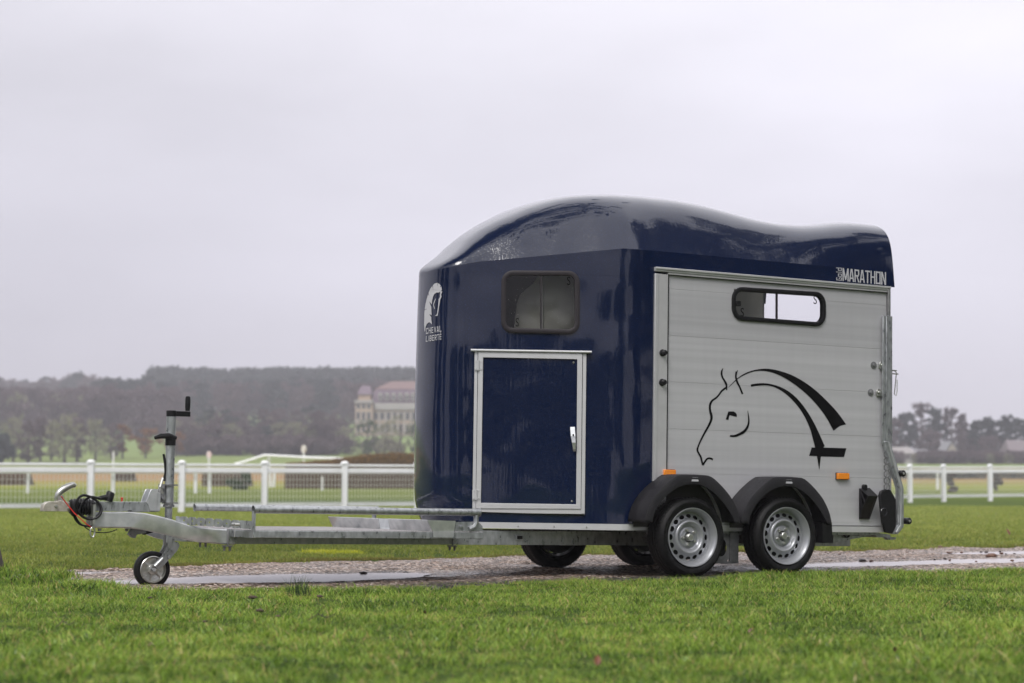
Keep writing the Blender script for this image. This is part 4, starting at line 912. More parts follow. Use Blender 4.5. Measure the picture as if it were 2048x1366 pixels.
def grassy(name, dark, light, yellow, fine):
    m = bpy.data.materials.new(name); m.use_nodes = True; n = m.node_tree.nodes; l = m.node_tree.links; b = n['Principled BSDF']; b.inputs['Roughness'].default_value = .9; b.inputs['Specular IOR Level'].default_value = .03
    g = n.new('ShaderNodeNewGeometry')
    def nzz(s_, d_, st_=(1,1,1)):
        mp_ = n.new('ShaderNodeMapping'); mp_.inputs['Scale'].default_value = st_; l.new(g.outputs['Position'], mp_.inputs[0])
        x = n.new('ShaderNodeTexNoise'); x.inputs['Scale'].default_value = s_; x.inputs['Detail'].default_value = d_; l.new(mp_.outputs[0], x.inputs['Vector']); return x
    a, c = nzz(.35, 5, (.5,1,1)), nzz(fine, 6)
    r = n.new('ShaderNodeValToRGB'); l.new(a.outputs[0], r.inputs[0]); r.color_ramp.elements[0].position = .35; r.color_ramp.elements[1].position = .65
    r.color_ramp.elements[0].color = (*dark,1); r.color_ramp.elements[1].color = (*light,1)
    mi = n.new('ShaderNodeMix'); mi.data_type = 'RGBA'; rr_ = n.new('ShaderNodeMapRange'); rr_.inputs['From Min'].default_value = .45; rr_.inputs['From Max'].default_value = .75; l.new(c.outputs[0], rr_.inputs['Value'])
    l.new(rr_.outputs[0], mi.inputs['Factor']); l.new(r.outputs[0], mi.inputs['A']); mi.inputs['B'].default_value = (*yellow,1); l.new(mi.outputs['Result'], b.inputs['Base Color'])
    # far away: brown stubble strips on the flat, pale meadow on the rise
    sx_ = n.new('ShaderNodeSeparateXYZ'); l.new(g.outputs['Position'], sx_.inputs[0])
    nb = nzz(.02, 3, (1,3,1)); ad = n.new('ShaderNodeMath'); ad.operation = 'MULTIPLY_ADD'; ad.inputs[1].default_value = 60; l.new(nb.outputs[0], ad.inputs[0]); l.new(sx_.outputs['Y'], ad.inputs[2])
    fr_ = n.new('ShaderNodeValToRGB'); mr_ = n.new('ShaderNodeMapRange'); mr_.inputs['From Min'].default_value = 90; mr_.inputs['From Max'].default_value = 490; l.new(ad.outputs[0], mr_.inputs['Value']); l.new(mr_.outputs[0], fr_.inputs[0])
    e = fr_.color_ramp; 
    while len(e.elements) < 6: e.elements.new(.5)
    for el, (p_, c_) in zip(e.elements, [(0,(.16,.20,.03,0)),(.12,(.20,.22,.04,1)),(.30,(.28,.17,.08,1)),(.5,(.22,.16,.07,1)),(.66,(.16,.20,.06,1)),(1,(.16,.22,.08,1))]): el.position = p_; el.color = c_
    m2_ = n.new('ShaderNodeMix'); m2_.data_type = 'RGBA'; l.new(fr_.outputs[1], m2_.inputs['Factor']); l.new(mi.outputs['Result'], m2_.inputs['A']); l.new(fr_.outputs[0], m2_.inputs['B']); l.new(m2_.outputs['Result'], b.inputs['Base Color'])
    bu = n.new('ShaderNodeBump'); bu.inputs['Strength'].default_value = .8; bu.inputs['Distance'].default_value = .04; l.new(nzz(14, 8, (1,.4,1)).outputs[0], bu.inputs['Height']); l.new(bu.outputs[0], b.inputs['Normal'])
    return m
GROUND = grassy('turf_soil', (.030,.055,.012), (.055,.085,.018), (.09,.11,.03), 5)
me = bpy.data.meshes.new('ground'); me.from_pydata(vs.tolist(), [], fs); me.shade_smooth(); me.materials.append(GROUND)
go = bpy.data.objects.new('ground', me); sc.collection.objects.link(go); tag(go, 'wide green grass field running back to the hills', kind='structure')

# ---- gravel path with hollows that hold water
hol = [(-1.65, 13.45, .95, .42), (3.45, 16.25, 1.35, .34), (4.75, 18.6, .9, .22), (-3.15, 14.15, .5, .16)]
ca, sa = math.cos(R(31)), math.sin(R(31))
def hollow(X, Y):
    h_ = 0
    for cx, cy, a_, b_ in hol:
        u_ = (X-cx)*ca+(Y-cy)*sa; v_ = -(X-cx)*sa+(Y-cy)*ca; h_ = h_+np.exp(-((u_/a_)**2+(v_/b_)**2)*1.2)
    return h_
px_ = np.arange(-7.5, 8.5, .035); py_ = np.arange(11.0, 21.5, .035); PXm, PYm = np.meshgrid(px_, py_); msk = pathmask(PXm, PYm)
fbm = np.zeros_like(PXm)
for k, (f_, a_) in enumerate(((1.3,.006),(3.1,.004),(7.3,.0035),(17,.003),(37,.0025))):
    ph = rng.uniform(0, 6, 4); th_ = rng.uniform(0, 3.14)
    fbm += a_*np.sin((PXm*math.cos(th_)+PYm*math.sin(th_))*f_+ph[0])*np.sin((-PXm*math.sin(th_)+PYm*math.cos(th_))*f_*1.3+ph[1])
fbm += rng.normal(0, .0022, fbm.shape)
PZm = fbm+.004-.055*hollow(PXm, PYm)-np.clip(-msk/.1, 0, 1)*.06
keep = msk > -.14
idx = -np.ones(PXm.shape, int); idx[keep] = np.arange(keep.sum())
q4 = keep[:-1,:-1]&keep[1:,:-1]&keep[:-1,1:]&keep[1:,1:]
fs = np.stack([idx[:-1,:-1][q4], idx[:-1,1:][q4], idx[1:,1:][q4], idx[1:,:-1][q4]], -1)
vs = np.stack([PXm[keep], PYm[keep], PZm[keep]], -1)
GRAV = bpy.data.materials.new('wet_gravel'); GRAV.use_nodes = True; n = GRAV.node_tree.nodes; l = GRAV.node_tree.links; b = n['Principled BSDF']
spn = n.new('ShaderNodeMapRange'); spn.inputs['To Min'].default_value = .04; spn.inputs['To Max'].default_value = .5; l.new(spn.outputs[0], b.inputs['Specular IOR Level'])
g = n.new('ShaderNodeNewGeometry')
vo = n.new('ShaderNodeTexVoronoi'); vo.inputs['Scale'].default_value = 62; l.new(g.outputs['Position'], vo.inputs['Vector'])
sp_ = n.new('ShaderNodeSeparateColor'); l.new(vo.outputs['Color'], sp_.inputs[0])
r = n.new('ShaderNodeValToRGB'); l.new(sp_.outputs[0], r.inputs[0])
e = r.color_ramp
while len(e.elements) < 5: e.elements.new(.5)
for el, (p_, c_) in zip(e.elements, [(0,(.018,.013,.010)),(.26,(.085,.062,.047)),(.52,(.215,.155,.120)),(.82,(.40,.30,.24)),(1,(.70,.62,.56))]): el.position = p_; el.color = (*c_,1)
wn_ = n.new('ShaderNodeTexNoise'); wn_.inputs['Scale'].default_value = 1.6; wn_.inputs['Detail'].default_value = 5; l.new(g.outputs['Position'], wn_.inputs['Vector'])
sz = n.new('ShaderNodeSeparateXYZ'); l.new(g.outputs['Position'], sz.inputs[0])
# low parts of the track are wetter and darker
hz_ = n.new('ShaderNodeMapRange'); hz_.inputs['From Min'].default_value = -.012; hz_.inputs['From Max'].default_value = .008; hz_.inputs['To Min'].default_value = 1; hz_.inputs['To Max'].default_value = 0; l.new(sz.outputs['Z'], hz_.inputs['Value'])
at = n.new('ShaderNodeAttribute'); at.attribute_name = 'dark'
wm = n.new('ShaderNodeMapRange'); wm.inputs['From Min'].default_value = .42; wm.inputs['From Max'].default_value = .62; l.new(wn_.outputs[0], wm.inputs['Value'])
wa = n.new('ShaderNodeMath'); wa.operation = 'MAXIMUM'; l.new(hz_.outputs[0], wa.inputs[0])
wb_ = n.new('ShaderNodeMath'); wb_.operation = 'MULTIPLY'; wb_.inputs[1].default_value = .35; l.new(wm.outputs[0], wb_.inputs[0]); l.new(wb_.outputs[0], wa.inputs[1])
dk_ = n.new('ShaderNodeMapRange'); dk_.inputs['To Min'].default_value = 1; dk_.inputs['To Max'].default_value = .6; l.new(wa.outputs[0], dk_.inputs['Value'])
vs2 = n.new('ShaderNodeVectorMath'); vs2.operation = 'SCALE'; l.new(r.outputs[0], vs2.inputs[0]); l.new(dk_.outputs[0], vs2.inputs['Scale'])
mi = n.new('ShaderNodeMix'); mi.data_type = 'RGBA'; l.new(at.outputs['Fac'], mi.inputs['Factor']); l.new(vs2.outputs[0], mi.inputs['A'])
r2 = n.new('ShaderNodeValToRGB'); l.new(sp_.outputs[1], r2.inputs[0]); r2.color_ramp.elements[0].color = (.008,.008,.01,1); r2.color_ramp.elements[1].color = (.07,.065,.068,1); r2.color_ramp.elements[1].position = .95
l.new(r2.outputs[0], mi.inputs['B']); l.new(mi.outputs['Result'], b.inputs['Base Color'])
ro = n.new('ShaderNodeMapRange'); ro.inputs['To Min'].default_value = .55; ro.inputs['To Max'].default_value = .12; l.new(wa.outputs[0], ro.inputs['Value']); l.new(ro.outputs[0], b.inputs['Roughness']); l.new(wa.outputs[0], spn.inputs['Value'])
bu = n.new('ShaderNodeBump'); bu.inputs['Strength'].default_value = .9; bu.inputs['Distance'].default_value = .008; bu.invert = True; l.new(vo.outputs['Distance'], bu.inputs['Height']); l.new(bu.outputs[0], b.inputs['Normal'])
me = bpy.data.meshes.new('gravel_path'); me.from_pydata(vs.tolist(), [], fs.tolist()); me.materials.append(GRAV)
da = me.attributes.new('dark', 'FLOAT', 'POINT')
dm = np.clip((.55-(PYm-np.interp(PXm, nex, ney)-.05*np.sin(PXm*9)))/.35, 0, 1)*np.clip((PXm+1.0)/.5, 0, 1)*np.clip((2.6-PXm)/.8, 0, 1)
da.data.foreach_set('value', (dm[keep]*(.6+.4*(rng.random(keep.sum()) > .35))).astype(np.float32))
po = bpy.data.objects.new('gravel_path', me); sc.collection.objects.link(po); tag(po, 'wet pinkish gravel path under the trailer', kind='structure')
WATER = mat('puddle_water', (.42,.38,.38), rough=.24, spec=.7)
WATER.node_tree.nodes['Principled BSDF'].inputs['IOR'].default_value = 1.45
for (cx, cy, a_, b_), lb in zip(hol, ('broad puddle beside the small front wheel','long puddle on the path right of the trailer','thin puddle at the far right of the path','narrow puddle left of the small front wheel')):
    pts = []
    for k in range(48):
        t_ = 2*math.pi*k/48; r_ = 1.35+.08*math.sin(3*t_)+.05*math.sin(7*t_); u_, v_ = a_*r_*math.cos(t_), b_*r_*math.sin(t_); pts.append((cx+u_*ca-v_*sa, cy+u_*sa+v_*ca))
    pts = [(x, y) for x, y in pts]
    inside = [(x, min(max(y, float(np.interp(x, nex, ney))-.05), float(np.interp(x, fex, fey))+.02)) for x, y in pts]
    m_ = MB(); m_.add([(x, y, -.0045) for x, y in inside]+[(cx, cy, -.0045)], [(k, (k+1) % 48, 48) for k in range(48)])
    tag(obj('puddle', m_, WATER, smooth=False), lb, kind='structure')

# ================================================================== GRASS
def grassmat(name, stops_, patch):
    m = bpy.data.materials.new(name); m.use_nodes = True; n = m.node_tree.nodes; l = m.node_tree.links; n.clear()
    o = n.new('ShaderNodeOutputMaterial'); a = n.new('ShaderNodeAttribute'); a.attribute_name = 'tint'; s_ = n.new('ShaderNodeSeparateColor'); l.new(a.outputs['Color'], s_.inputs[0])
    g = n.new('ShaderNodeNewGeometry'); oi = n.new('ShaderNodeObjectInfo')
    mp_ = n.new('ShaderNodeMapping'); mp_.inputs['Scale'].default_value = (.8, 1.2, 0); l.new(g.outputs['Position'], mp_.inputs[0])
    x = n.new('ShaderNodeTexNoise'); x.inputs['Scale'].default_value = 1.4; x.inputs['Detail'].default_value = 8; x.inputs['Roughness'].default_value = .78; l.new(mp_.outputs[0], x.inputs['Vector'])
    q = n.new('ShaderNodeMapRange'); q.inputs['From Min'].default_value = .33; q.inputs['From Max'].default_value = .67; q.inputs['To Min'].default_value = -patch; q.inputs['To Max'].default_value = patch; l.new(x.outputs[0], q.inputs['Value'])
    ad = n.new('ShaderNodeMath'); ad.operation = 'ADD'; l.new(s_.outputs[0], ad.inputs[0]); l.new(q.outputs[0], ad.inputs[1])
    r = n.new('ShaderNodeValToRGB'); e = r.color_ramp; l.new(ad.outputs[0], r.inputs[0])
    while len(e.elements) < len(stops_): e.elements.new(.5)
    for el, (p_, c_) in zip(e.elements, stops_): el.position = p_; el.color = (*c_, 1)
    d = n.new('ShaderNodeBsdfDiffuse'); t_ = n.new('ShaderNodeBsdfTranslucent'); gl = n.new('ShaderNodeBsdfGlossy'); gl.inputs['Roughness'].default_value = .35
    l.new(r.outputs[0], d.inputs[0]); l.new(r.outputs[0], t_.inputs[0])
    m1_ = n.new('ShaderNodeMixShader'); m1_.inputs[0].default_value = .35; l.new(d.outputs[0], m1_.inputs[1]); l.new(t_.outputs[0], m1_.inputs[2])
    m2_ = n.new('ShaderNodeMixShader'); m2_.inputs[0].default_value = .035; l.new(m1_.outputs[0], m2_.inputs[1]); l.new(gl.outputs[0], m2_.inputs[2]); l.new(m2_.outputs[0], o.inputs[0]); return m
GR = grassmat('grass_blades', [(0,(.013,.034,.006)),(.22,(.095,.185,.020)),(.54,(.27,.42,.050)),(.82,(.48,.57,.11)),(.93,(.45,.38,.14)),(1,(.50,.36,.15))], .34)
GRF = grassmat('far_turf_blades', [(0,(.13,.18,.032)),(.35,(.23,.29,.048)),(.65,(.34,.385,.075)),(.88,(.46,.45,.10)),(1,(.36,.30,.10))], .28)
GY = grassmat('yellow_blades', [(0,(.34,.42,.03)),(.5,(.66,.66,.04)),(1,(.85,.76,.12))], .1)
GO = grassmat('edge_blades', [(0,(.10,.12,.025)),(.4,(.20,.19,.04)),(.75,(.34,.26,.07)),(1,(.42,.30,.10))], .2)
hid = bpy.data.collections.new('grass_tufts')
def tuft(name, nb, rad, h, w_, m, lean=.5, seg=3):
    vs, fs, cs = [], [], []
    for i in range(nb):
        a_ = rng.uniform(0, 6.283); rr_ = rad*math.sqrt(rng.random()); bx, by = rr_*math.cos(a_), rr_*math.sin(a_)
        hh = h*rng.uniform(.5, 1.15); ld = rng.uniform(0, 6.283); ln = lean*hh*rng.uniform(.15, 1.2); ww = w_*rng.uniform(.6, 1.2); fa = rng.uniform(0, 3.14); tint = min(max(rng.normal(.42, .22), 0), 1)
        if rng.random() < .055: tint = rng.uniform(.92, 1.2)
        o_ = len(vs)
        for k in range(seg+1):
            t_ = k/seg; c_ = (bx+math.cos(ld)*ln*t_*t_, by+math.sin(ld)*ln*t_*t_, hh*t_*(1-.25*lean*t_)-.006)
            wk = ww*(1-t_**1.6)
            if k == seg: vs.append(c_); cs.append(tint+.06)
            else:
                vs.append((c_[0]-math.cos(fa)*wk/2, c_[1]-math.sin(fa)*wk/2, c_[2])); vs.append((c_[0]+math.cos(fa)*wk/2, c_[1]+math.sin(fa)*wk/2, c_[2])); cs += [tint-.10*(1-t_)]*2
        for k in range(seg-1): fs.append((o_+2*k, o_+2*k+1, o_+2*k+3, o_+2*k+2))
        fs.append((o_+2*(seg-1), o_+2*(seg-1)+1, o_+2*seg))
    me = bpy.data.meshes.new(name); me.from_pydata(vs, [], fs); me.materials.append(m)
    ca_ = me.color_attributes.new('tint', 'FLOAT_COLOR', 'POINT'); arr = np.ones((len(vs), 4), np.float32); arr[:, 0] = cs; ca_.data.foreach_set('color', arr.ravel())
    return bpy.data.objects.new(name, me)
def scatter(name, P_, scl, protos, label):
    col = bpy.data.collections.new(name+'_kinds')
    for p_ in protos: col.objects.link(p_)
    me = bpy.data.meshes.new(name); me.from_pydata(P_.tolist(), [], [])
    a1 = me.attributes.new('rot', 'FLOAT_VECTOR', 'POINT'); rr_ = np.zeros((len(P_), 3), np.float32); rr_[:, 2] = rng.uniform(0, 6.283, len(P_)); a1.data.foreach_set('vector', rr_.ravel())
    a2 = me.attributes.new('scl', 'FLOAT', 'POINT'); a2.data.foreach_set('value', scl.astype(np.float32))
    o = bpy.data.objects.new(name, me); sc.collection.objects.link(o)
    ng = bpy.data.node_groups.new(name, 'GeometryNodeTree'); ng.interface.new_socket('Geometry', in_out='INPUT', socket_type='NodeSocketGeometry'); ng.interface.new_socket('Geometry', in_out='OUTPUT', socket_type='NodeSocketGeometry')
    n = ng.nodes; l = ng.links; gi = n.new('NodeGroupInput'); go_ = n.new('NodeGroupOutput')
    mp_ = n.new('GeometryNodeMeshToPoints'); ci = n.new('GeometryNodeCollectionInfo'); ci.inputs['Collection'].default_value = col; ci.inputs['Separate Children'].default_value = True; ci.inputs['Reset Children'].default_value = True
    ip = n.new('GeometryNodeInstanceOnPoints'); ip.inputs['Pick Instance'].default_value = True
    na = n.new('GeometryNodeInputNamedAttribute'); na.data_type = 'FLOAT_VECTOR'; na.inputs['Name'].default_value = 'rot'
    nb = n.new('GeometryNodeInputNamedAttribute'); nb.data_type = 'FLOAT'; nb.inputs['Name'].default_value = 'scl'
    rn = n.new('FunctionNodeRandomValue'); rn.data_type = 'INT'; rn.inputs[4].default_value = 0; rn.inputs[5].default_value = len(protos)-1
    l.new(gi.outputs[0], mp_.inputs[0]); l.new(mp_.outputs[0], ip.inputs['Points']); l.new(ci.outputs[0], ip.inputs['Instance']); l.new(na.outputs[0], ip.inputs['Rotation']); l.new(nb.outputs[0], ip.inputs['Scale'])
    l.new(rn.outputs[2], ip.inputs['Instance Index']); l.new(ip.outputs[0], go_.inputs[0])
    md = o.modifiers.new('g', 'NODES'); md.node_group = ng
    return tag(o, label, kind='stuff')
def pts_in(y0, y1, dens, marg, test):
    A = []
    for ya in np.arange(y0, y1, .5):
        w_ = ya*.262+marg; k = rng.poisson(dens*w_*2*.5); x = rng.uniform(-w_, w_, k); y = rng.uniform(ya, ya+.5, k); A.append(np.stack([x, y], -1))
    A = np.concatenate(A); A = A[test(A[:, 0], A[:, 1])]
    return A
soil = [W2(*q) for q in ((300,1203),(505,1202),(640,1200),(560,1225),(520,1228),(410,1245),(1190,1318),(1160,1250))]
def offpath(X, Y):
    m = pathmask(X, Y); k = (m < -.01+.05*np.sin(X*23+Y*11)) 
    for s_ in soil: k &= ((X-s_.x)**2+((Y-s_.y)*.7)**2) > .09**2
    return k
T1 = [tuft('lawn_tuft', 44, .085, .046, .0042, GR, .95) for _ in range(6)]
A = pts_in(4.6, 14.6, 205, 1.5, offpath)
def lowf(X, Y): return .5+.5*np.sin(X*1.7+np.sin(Y*1.1)*2)*np.sin(Y*1.3+np.cos(X*.9)*2)
def zat(A): return np.array([gh(x, y) for x, y in A])+.012*np.sin(A[:,0]*2.3+A[:,1]*.7)*np.sin(A[:,1]*1.9+1)*(A[:,1] < 24)
sel = A[:, 1] < 14.6
mx_ = pathmask(A[:,0], A[:,1])
berm = np.clip(1+mx_/.8, 0, 1)*(A[:,1] < np.interp(A[:,0], nex, ney)+.1)          # the lawn stands a little proud along the near edge of the path
lift = .05*np.clip((-2.2-A[:,0])/.6, 0, 1)*berm
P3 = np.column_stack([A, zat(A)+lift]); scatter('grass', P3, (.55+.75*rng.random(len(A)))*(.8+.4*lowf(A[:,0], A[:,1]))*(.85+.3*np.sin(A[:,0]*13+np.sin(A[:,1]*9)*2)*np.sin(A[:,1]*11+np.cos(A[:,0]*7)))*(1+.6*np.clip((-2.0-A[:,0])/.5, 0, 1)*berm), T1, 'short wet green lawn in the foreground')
T2 = [tuft('turf_tuft', 46, .17, .050, .0075, GRF, .8, 2) for _ in range(5)]
A = np.concatenate([pts_in(14.6, 30, 42, 2.5, lambda X, Y: pathmask(X, Y) < -.02), pts_in(30, 60, 14, 4, lambda X, Y: X < 1e9)])
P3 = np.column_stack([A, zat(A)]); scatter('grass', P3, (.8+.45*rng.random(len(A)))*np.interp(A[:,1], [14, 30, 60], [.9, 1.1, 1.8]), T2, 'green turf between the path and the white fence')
T3 = [tuft('edge_tuft', 30, .07, .030, .004, GO, .9, 2) for _ in range(3)]
X = rng.uniform(-5, 7, 2600); Y = np.interp(X, fex, fey)+.05+np.abs(rng.normal(0, .16, len(X)))+.1*np.sin(X*3.1+1)
P3 = np.column_stack([X, Y, zat(np.column_stack([X, Y]))]); scatter('grass', P3, .8+.5*rng.random(len(X)), T3, 'yellowed grass along the far edge of the path')
c0_, c1_ = W2(612,1109), W2(712,1110); k = 55; tt = rng.random(k); X = c0_.x+(c1_.x-c0_.x)*tt; Y = c0_.y+(c1_.y-c0_.y)*tt+rng.normal(0, .09, k)
T4 = [tuft('bright_tuft', 26, .10, .07, .008, GY, .9, 2) for _ in range(3)]
P3 = np.column_stack([X, Y, np.zeros(k)]); scatter('grass', P3, .7+.5*rng.random(k), T4, 'bright yellow patch of grass behind the platform')
GD = grassmat('rush_blades', [(0,(.03,.055,.025)),(.5,(.05,.09,.035)),(1,(.12,.15,.05))], .1)
c_ = W2(597, 1195); tf = tuft('coarse_grass_tuft', 90, .07, .15, .004, GD, .45, 3); sc.collection.objects.link(tf); tf.location = (c_.x, c_.y, 0); tag(tf, 'taller dark tuft of coarse grass in the lawn left of centre', 'grass tuft')
# broken blades standing in the path
X = rng.uniform(-4.5, 6, 620); Y = np.interp(X, nex, ney)+np.abs(rng.normal(0, .17, 620))
P3 = np.column_stack([X, Y, -.01*np.ones(620)]); scatter('grass', P3, .35+.6*rng.random(620), T1[:2], 'thin grass creeping onto the near path edge')

# ---- clods, leaves and twigs lying about
def lump(name, px, py, sz, m, label, cat, flat=.35, seed=1):
    c = W2(px, py, .01); bm = bmesh.new(); bmesh.ops.create_icosphere(bm, subdivisions=2, radius=1)
    for v in bm.verts:
        k = 1+.45*mnoise.noise(v.co*1.3+Vector((seed*7.1, 0, 0))); v.co = Vector((v.co.x*sz*k, v.co.y*sz*.7*k, v.co.z*sz*flat*k))
    me = bpy.data.meshes.new(name); bm.to_mesh(me); bm.free(); me.shade_smooth(); me.materials.append(m)
    o = bpy.data.objects.new(name, me); sc.collection.objects.link(o); o.location = (c.x, c.y, sz*flat*.5); o.rotation_euler = (0, 0, seed); return tag(o, label, cat)
CLOD = mat('dark_wet_stone', (.035,.028,.026), rough=.35, var=(.07,.05,.045), vscale=30, bump=.5)
CLODB = mat('brown_bark', (.10,.05,.035), rough=.6, var=(.17,.09,.06), vscale=30, bump=.5)
lump('stone', 727, 1144, .035, CLOD, 'flat black stone on the gravel beyond the puddle, below the platform', 'stone', .3, 1)
lump('stone', 1725, 1120, .04, CLOD, 'dark oval stone lying at the edge of the puddle behind the trailer', 'stone', .4, 2)
lump('bark_piece', 1780, 1100, .025, CLODB, 'small brown bark piece on the gravel right of the rear wheel', 'bark', .35, 3)
lump('bark_piece', 1899, 1104, .035, CLODB, 'thin brown bark piece on the gravel further right', 'bark', .25, 4)
lump('clod', 1982, 1112, .06, CLODB, 'brown clod of earth between the two right puddles', 'clod', .4, 5)
lump('clod', 1880, 1094, .03, CLODB, 'little reddish clod at the far edge of the path', 'clod', .5, 6)
for i_ in range(26):
    x_ = rng.uniform(1640, 2040); c_y = rng.uniform(1099, 1122); tag(lump('gravel_stone', x_, c_y, rng.uniform(.010,.019), CLOD if i_ % 2 else CLODB, 'one of the small dark stones scattered on the path right of the trailer', 'stone', .5, i_+9), group='small stones scattered on the path')
EARTH = mat('damp_earth', (.055,.038,.026), rough=.9, var=(.10,.07,.05), vscale=40, bump=1)
for i_, (x_, y_, s_, lb) in enumerate(((300,1203,.016,'small brown worm-cast mound in the lawn left of the coarse tuft'),(505,1202,.028,'widest bare earth mound just below the puddle'),(640,1200,.022,'earth crumbs to the right of the coarse grass tuft'),(520,1229,.026,'brown earth mound one step below the widest one'),(556,1241,.014,'tiny earth mound beside the brown one'),(410,1252,.013,'lone earth crumb in the middle of the left lawn'))):
    o = lump('earth_mound', x_, y_, s_, EARTH, lb, 'earth mound', .35, 40+i_); o.location.z = .03
LEAF = mat('fallen_leaf', (.17,.05,.02), rough=.6, var=(.12,.045,.02))
def leaf(px, py, s_, label, m=None):
    c = W2(px, py, .05); m_ = MB(); o_ = []
    out = [(0,-1),(.45,-.5),(.55,0),(.35,.55),(0,1.05),(-.4,.5),(-.55,0),(-.4,-.55)]
    m_.add([(x*s_, y*s_, .3*s_*abs(x)) for x, y in out]+[(0,0,0)], [(k, (k+1) % 8, 8) for k in range(8)])
    o = obj('fallen_leaf', m_, m or LEAF, smooth=False, solid=.0008); o.location = (c.x, c.y, .052); o.rotation_euler = (.9, .3, px*.1); return tag(o, label, 'leaf')
leaf(2016, 1064, .05, 'red brown fallen leaf on the turf behind the path at far right'); leaf(1195, 1322, .022, 'small red leaf caught in the foreground lawn'); leaf(300, 1290, .012, 'tiny brown leaf low in the left foreground lawn', CLODB); leaf(1500, 1262, .012, 'tiny brown leaf in the lawn below the rear wheel', CLODB); leaf(850, 1225, .011, 'tiny brown leaf in the lawn below the trailer nose', CLODB); leaf(1790, 1300, .013, 'tiny brown leaf in the right foreground lawn', CLODB)
def twig(px, py, label, s_=1):
    c = W2(px, py, .04); m_ = MB(); m_.tube([(-.05*s_,0,.02),(-.01,.01,.045),(.03*s_,0,.03),(.07*s_,-.01,.05)], [.002,.0025,.002,.001], 5); m_.tube([(-.01,.01,.045),(.01,.0,.075)], [.002,.001], 5)
    o = obj('twig', m_, BARK); o.location = (c.x, c.y, .02); return tag(o, label, 'twig')
twig(128, 1255, 'short dark twig in the lawn at lower left', .7); twig(640, 1240, 'forked twig in the lawn below the platform')

# ================================================================== FENCE
fpts = [(-200-1024, 46.0), (-10-1024, 47.5), (183-1024, 48.5), (365-1024, 49.5), (530-1024, 50.5), (690-1024, 51.5), (835-1024, 52.5)]
fp = [(a_/4050*d, d) for a_, d in fpts]
for k in range(1, 12): t_ = k/12; fp.append((-2.45+(14.84+2.45)*t_, 52.5+17.3*t_))
fp += [(14.84, 69.8), (16.70, 70.9), (18.6, 71.9), (20.5, 72.8), (22.4, 73.6)]
FT_ = thing('racecourse_fence', 'white double-rail plastic fence with wire mesh crossing behind the trailer', 'fence', loc=(fp[9][0], fp[9][1], gh(*fp[9])))
fo_ = Vector(FT_.location)
pmesh = MB(); pmesh.box(-.075,.075,-.07,.07,-.1,1.25); pmesh.lathe([(.10,1.22),(.10,1.25),(.07,1.29),(0,1.305)], (0,0,0), 16, axis='z'); po_ = None
prev = None
for i, (x, y) in enumerate(fp):
    z = gh(x, y)
    if po_ is None: po_ = obj('post', pmesh, FENCE, FT_, bevel=.01); o = po_
    else: o = po_.copy(); sc.collection.objects.link(o); o.parent = FT_
    o.location = Vector((x, y, z))-fo_
    if prev:
        a = Vector((*prev[:2], prev[2])); b2 = Vector((x, y, z)); d = (b2-a); Ln = d.length; ang = math.atan2(d.y, d.x)
        for nm, z0, z1, th_ in (('top_rail', 1.155, 1.215, .045), ('board', .995, 1.115, .03), ('bottom_rail', .155, .245, .035)):
            m_ = MB(); m_.box(.06, Ln-.06, -th_, th_, z0, z1); q = obj(nm, m_, FENCE, FT_, bevel=.012); q.location = a-fo_; q.rotation_euler = (0, math.asin(-d.z/Ln), ang)
        m_ = MB(); nv = 22
        for k in range(nv): xx = .09+(Ln-.18)*k/(nv-1); m_.add([(xx-.0048,-.05,.2),(xx+.0048,-.05,.2),(xx+.0048,-.05,1.02),(xx-.0048,-.05,1.02),(xx-.0048,-.057,.2),(xx+.0048,-.057,.2),(xx+.0048,-.057,1.02),(xx-.0048,-.057,1.02)], [(0,1,2,3),(4,7,6,5),(0,3,7,4),(1,5,6,2)])
        for k in range(6): zz2 = .27+k*.14; m_.add([(.06,-.058,zz2-.0045),(Ln-.06,-.058,zz2-.0045),(Ln-.06,-.058,zz2+.0045),(.06,-.058,zz2+.0045),(.06,-.064,zz2-.0045),(Ln-.06,-.064,zz2-.0045),(Ln-.06,-.064,zz2+.0045),(.06,-.064,zz2+.0045)], [(0,1,2,3),(4,7,6,5),(3,2,6,7),(0,4,5,1)])
        q = obj('wire_mesh', m_, WIRE, FT_, smooth=False, kind='stuff'); q.location = a-fo_; q.rotation_euler = (0, math.asin(-d.z/Ln), ang)
    prev = (x, y, z)

def wpt(px, py, D): return Vector(((px-1024)/4050*D, D, EYE+(HORIZ-py)/4050*D))
def running(name, label, rail_px, D, posts, rr_):
    t_ = thing(name, label, 'rail', loc=wpt(rail_px[0][0], 990, D)); t_.location.z = gh(t_.location.x, D); o0 = Vector(t_.location)
    m_ = MB(); pts = [wpt(a_, b_, D)-o0 for a_, b_ in rail_px]
    m_.tube(pts, rr_, 8); obj('rail', m_, FENCE, t_)
    for px, ty, lean in posts:
        top = wpt(px, ty, D+.3); base = wpt(px+lean, 0, D+.3); base.z = gh(base.x, D)
        m_ = MB(); m_.tube([top-o0, base-o0], .075, 8); obj('post', m_, FENCE, t_)
    return t_
running('running_rail', 'thin white running rail with slanted posts beyond the fence at left', [(-60,944),(100,943),(260,943),(400,943),(437,943)], 86, [(-40,944,0),(59,944,-1),(228,944,0),(393,945,0),(420,946,0)], .065)
running('running_rail', 'raised white rail bending up in front of the brown jump', [(470,929),(490,924),(530,911),(570,913),(620,916),(690,918)], 104, [(538,915,4),(551,940,-3),(700,944,-6)], .07)
running('running_rail', 'short piece of white rail seen at right beyond the fence', [(1855,941),(1990,942),(2090,943)], 96, [(1873,942,0),(2060,942,0)], .05)
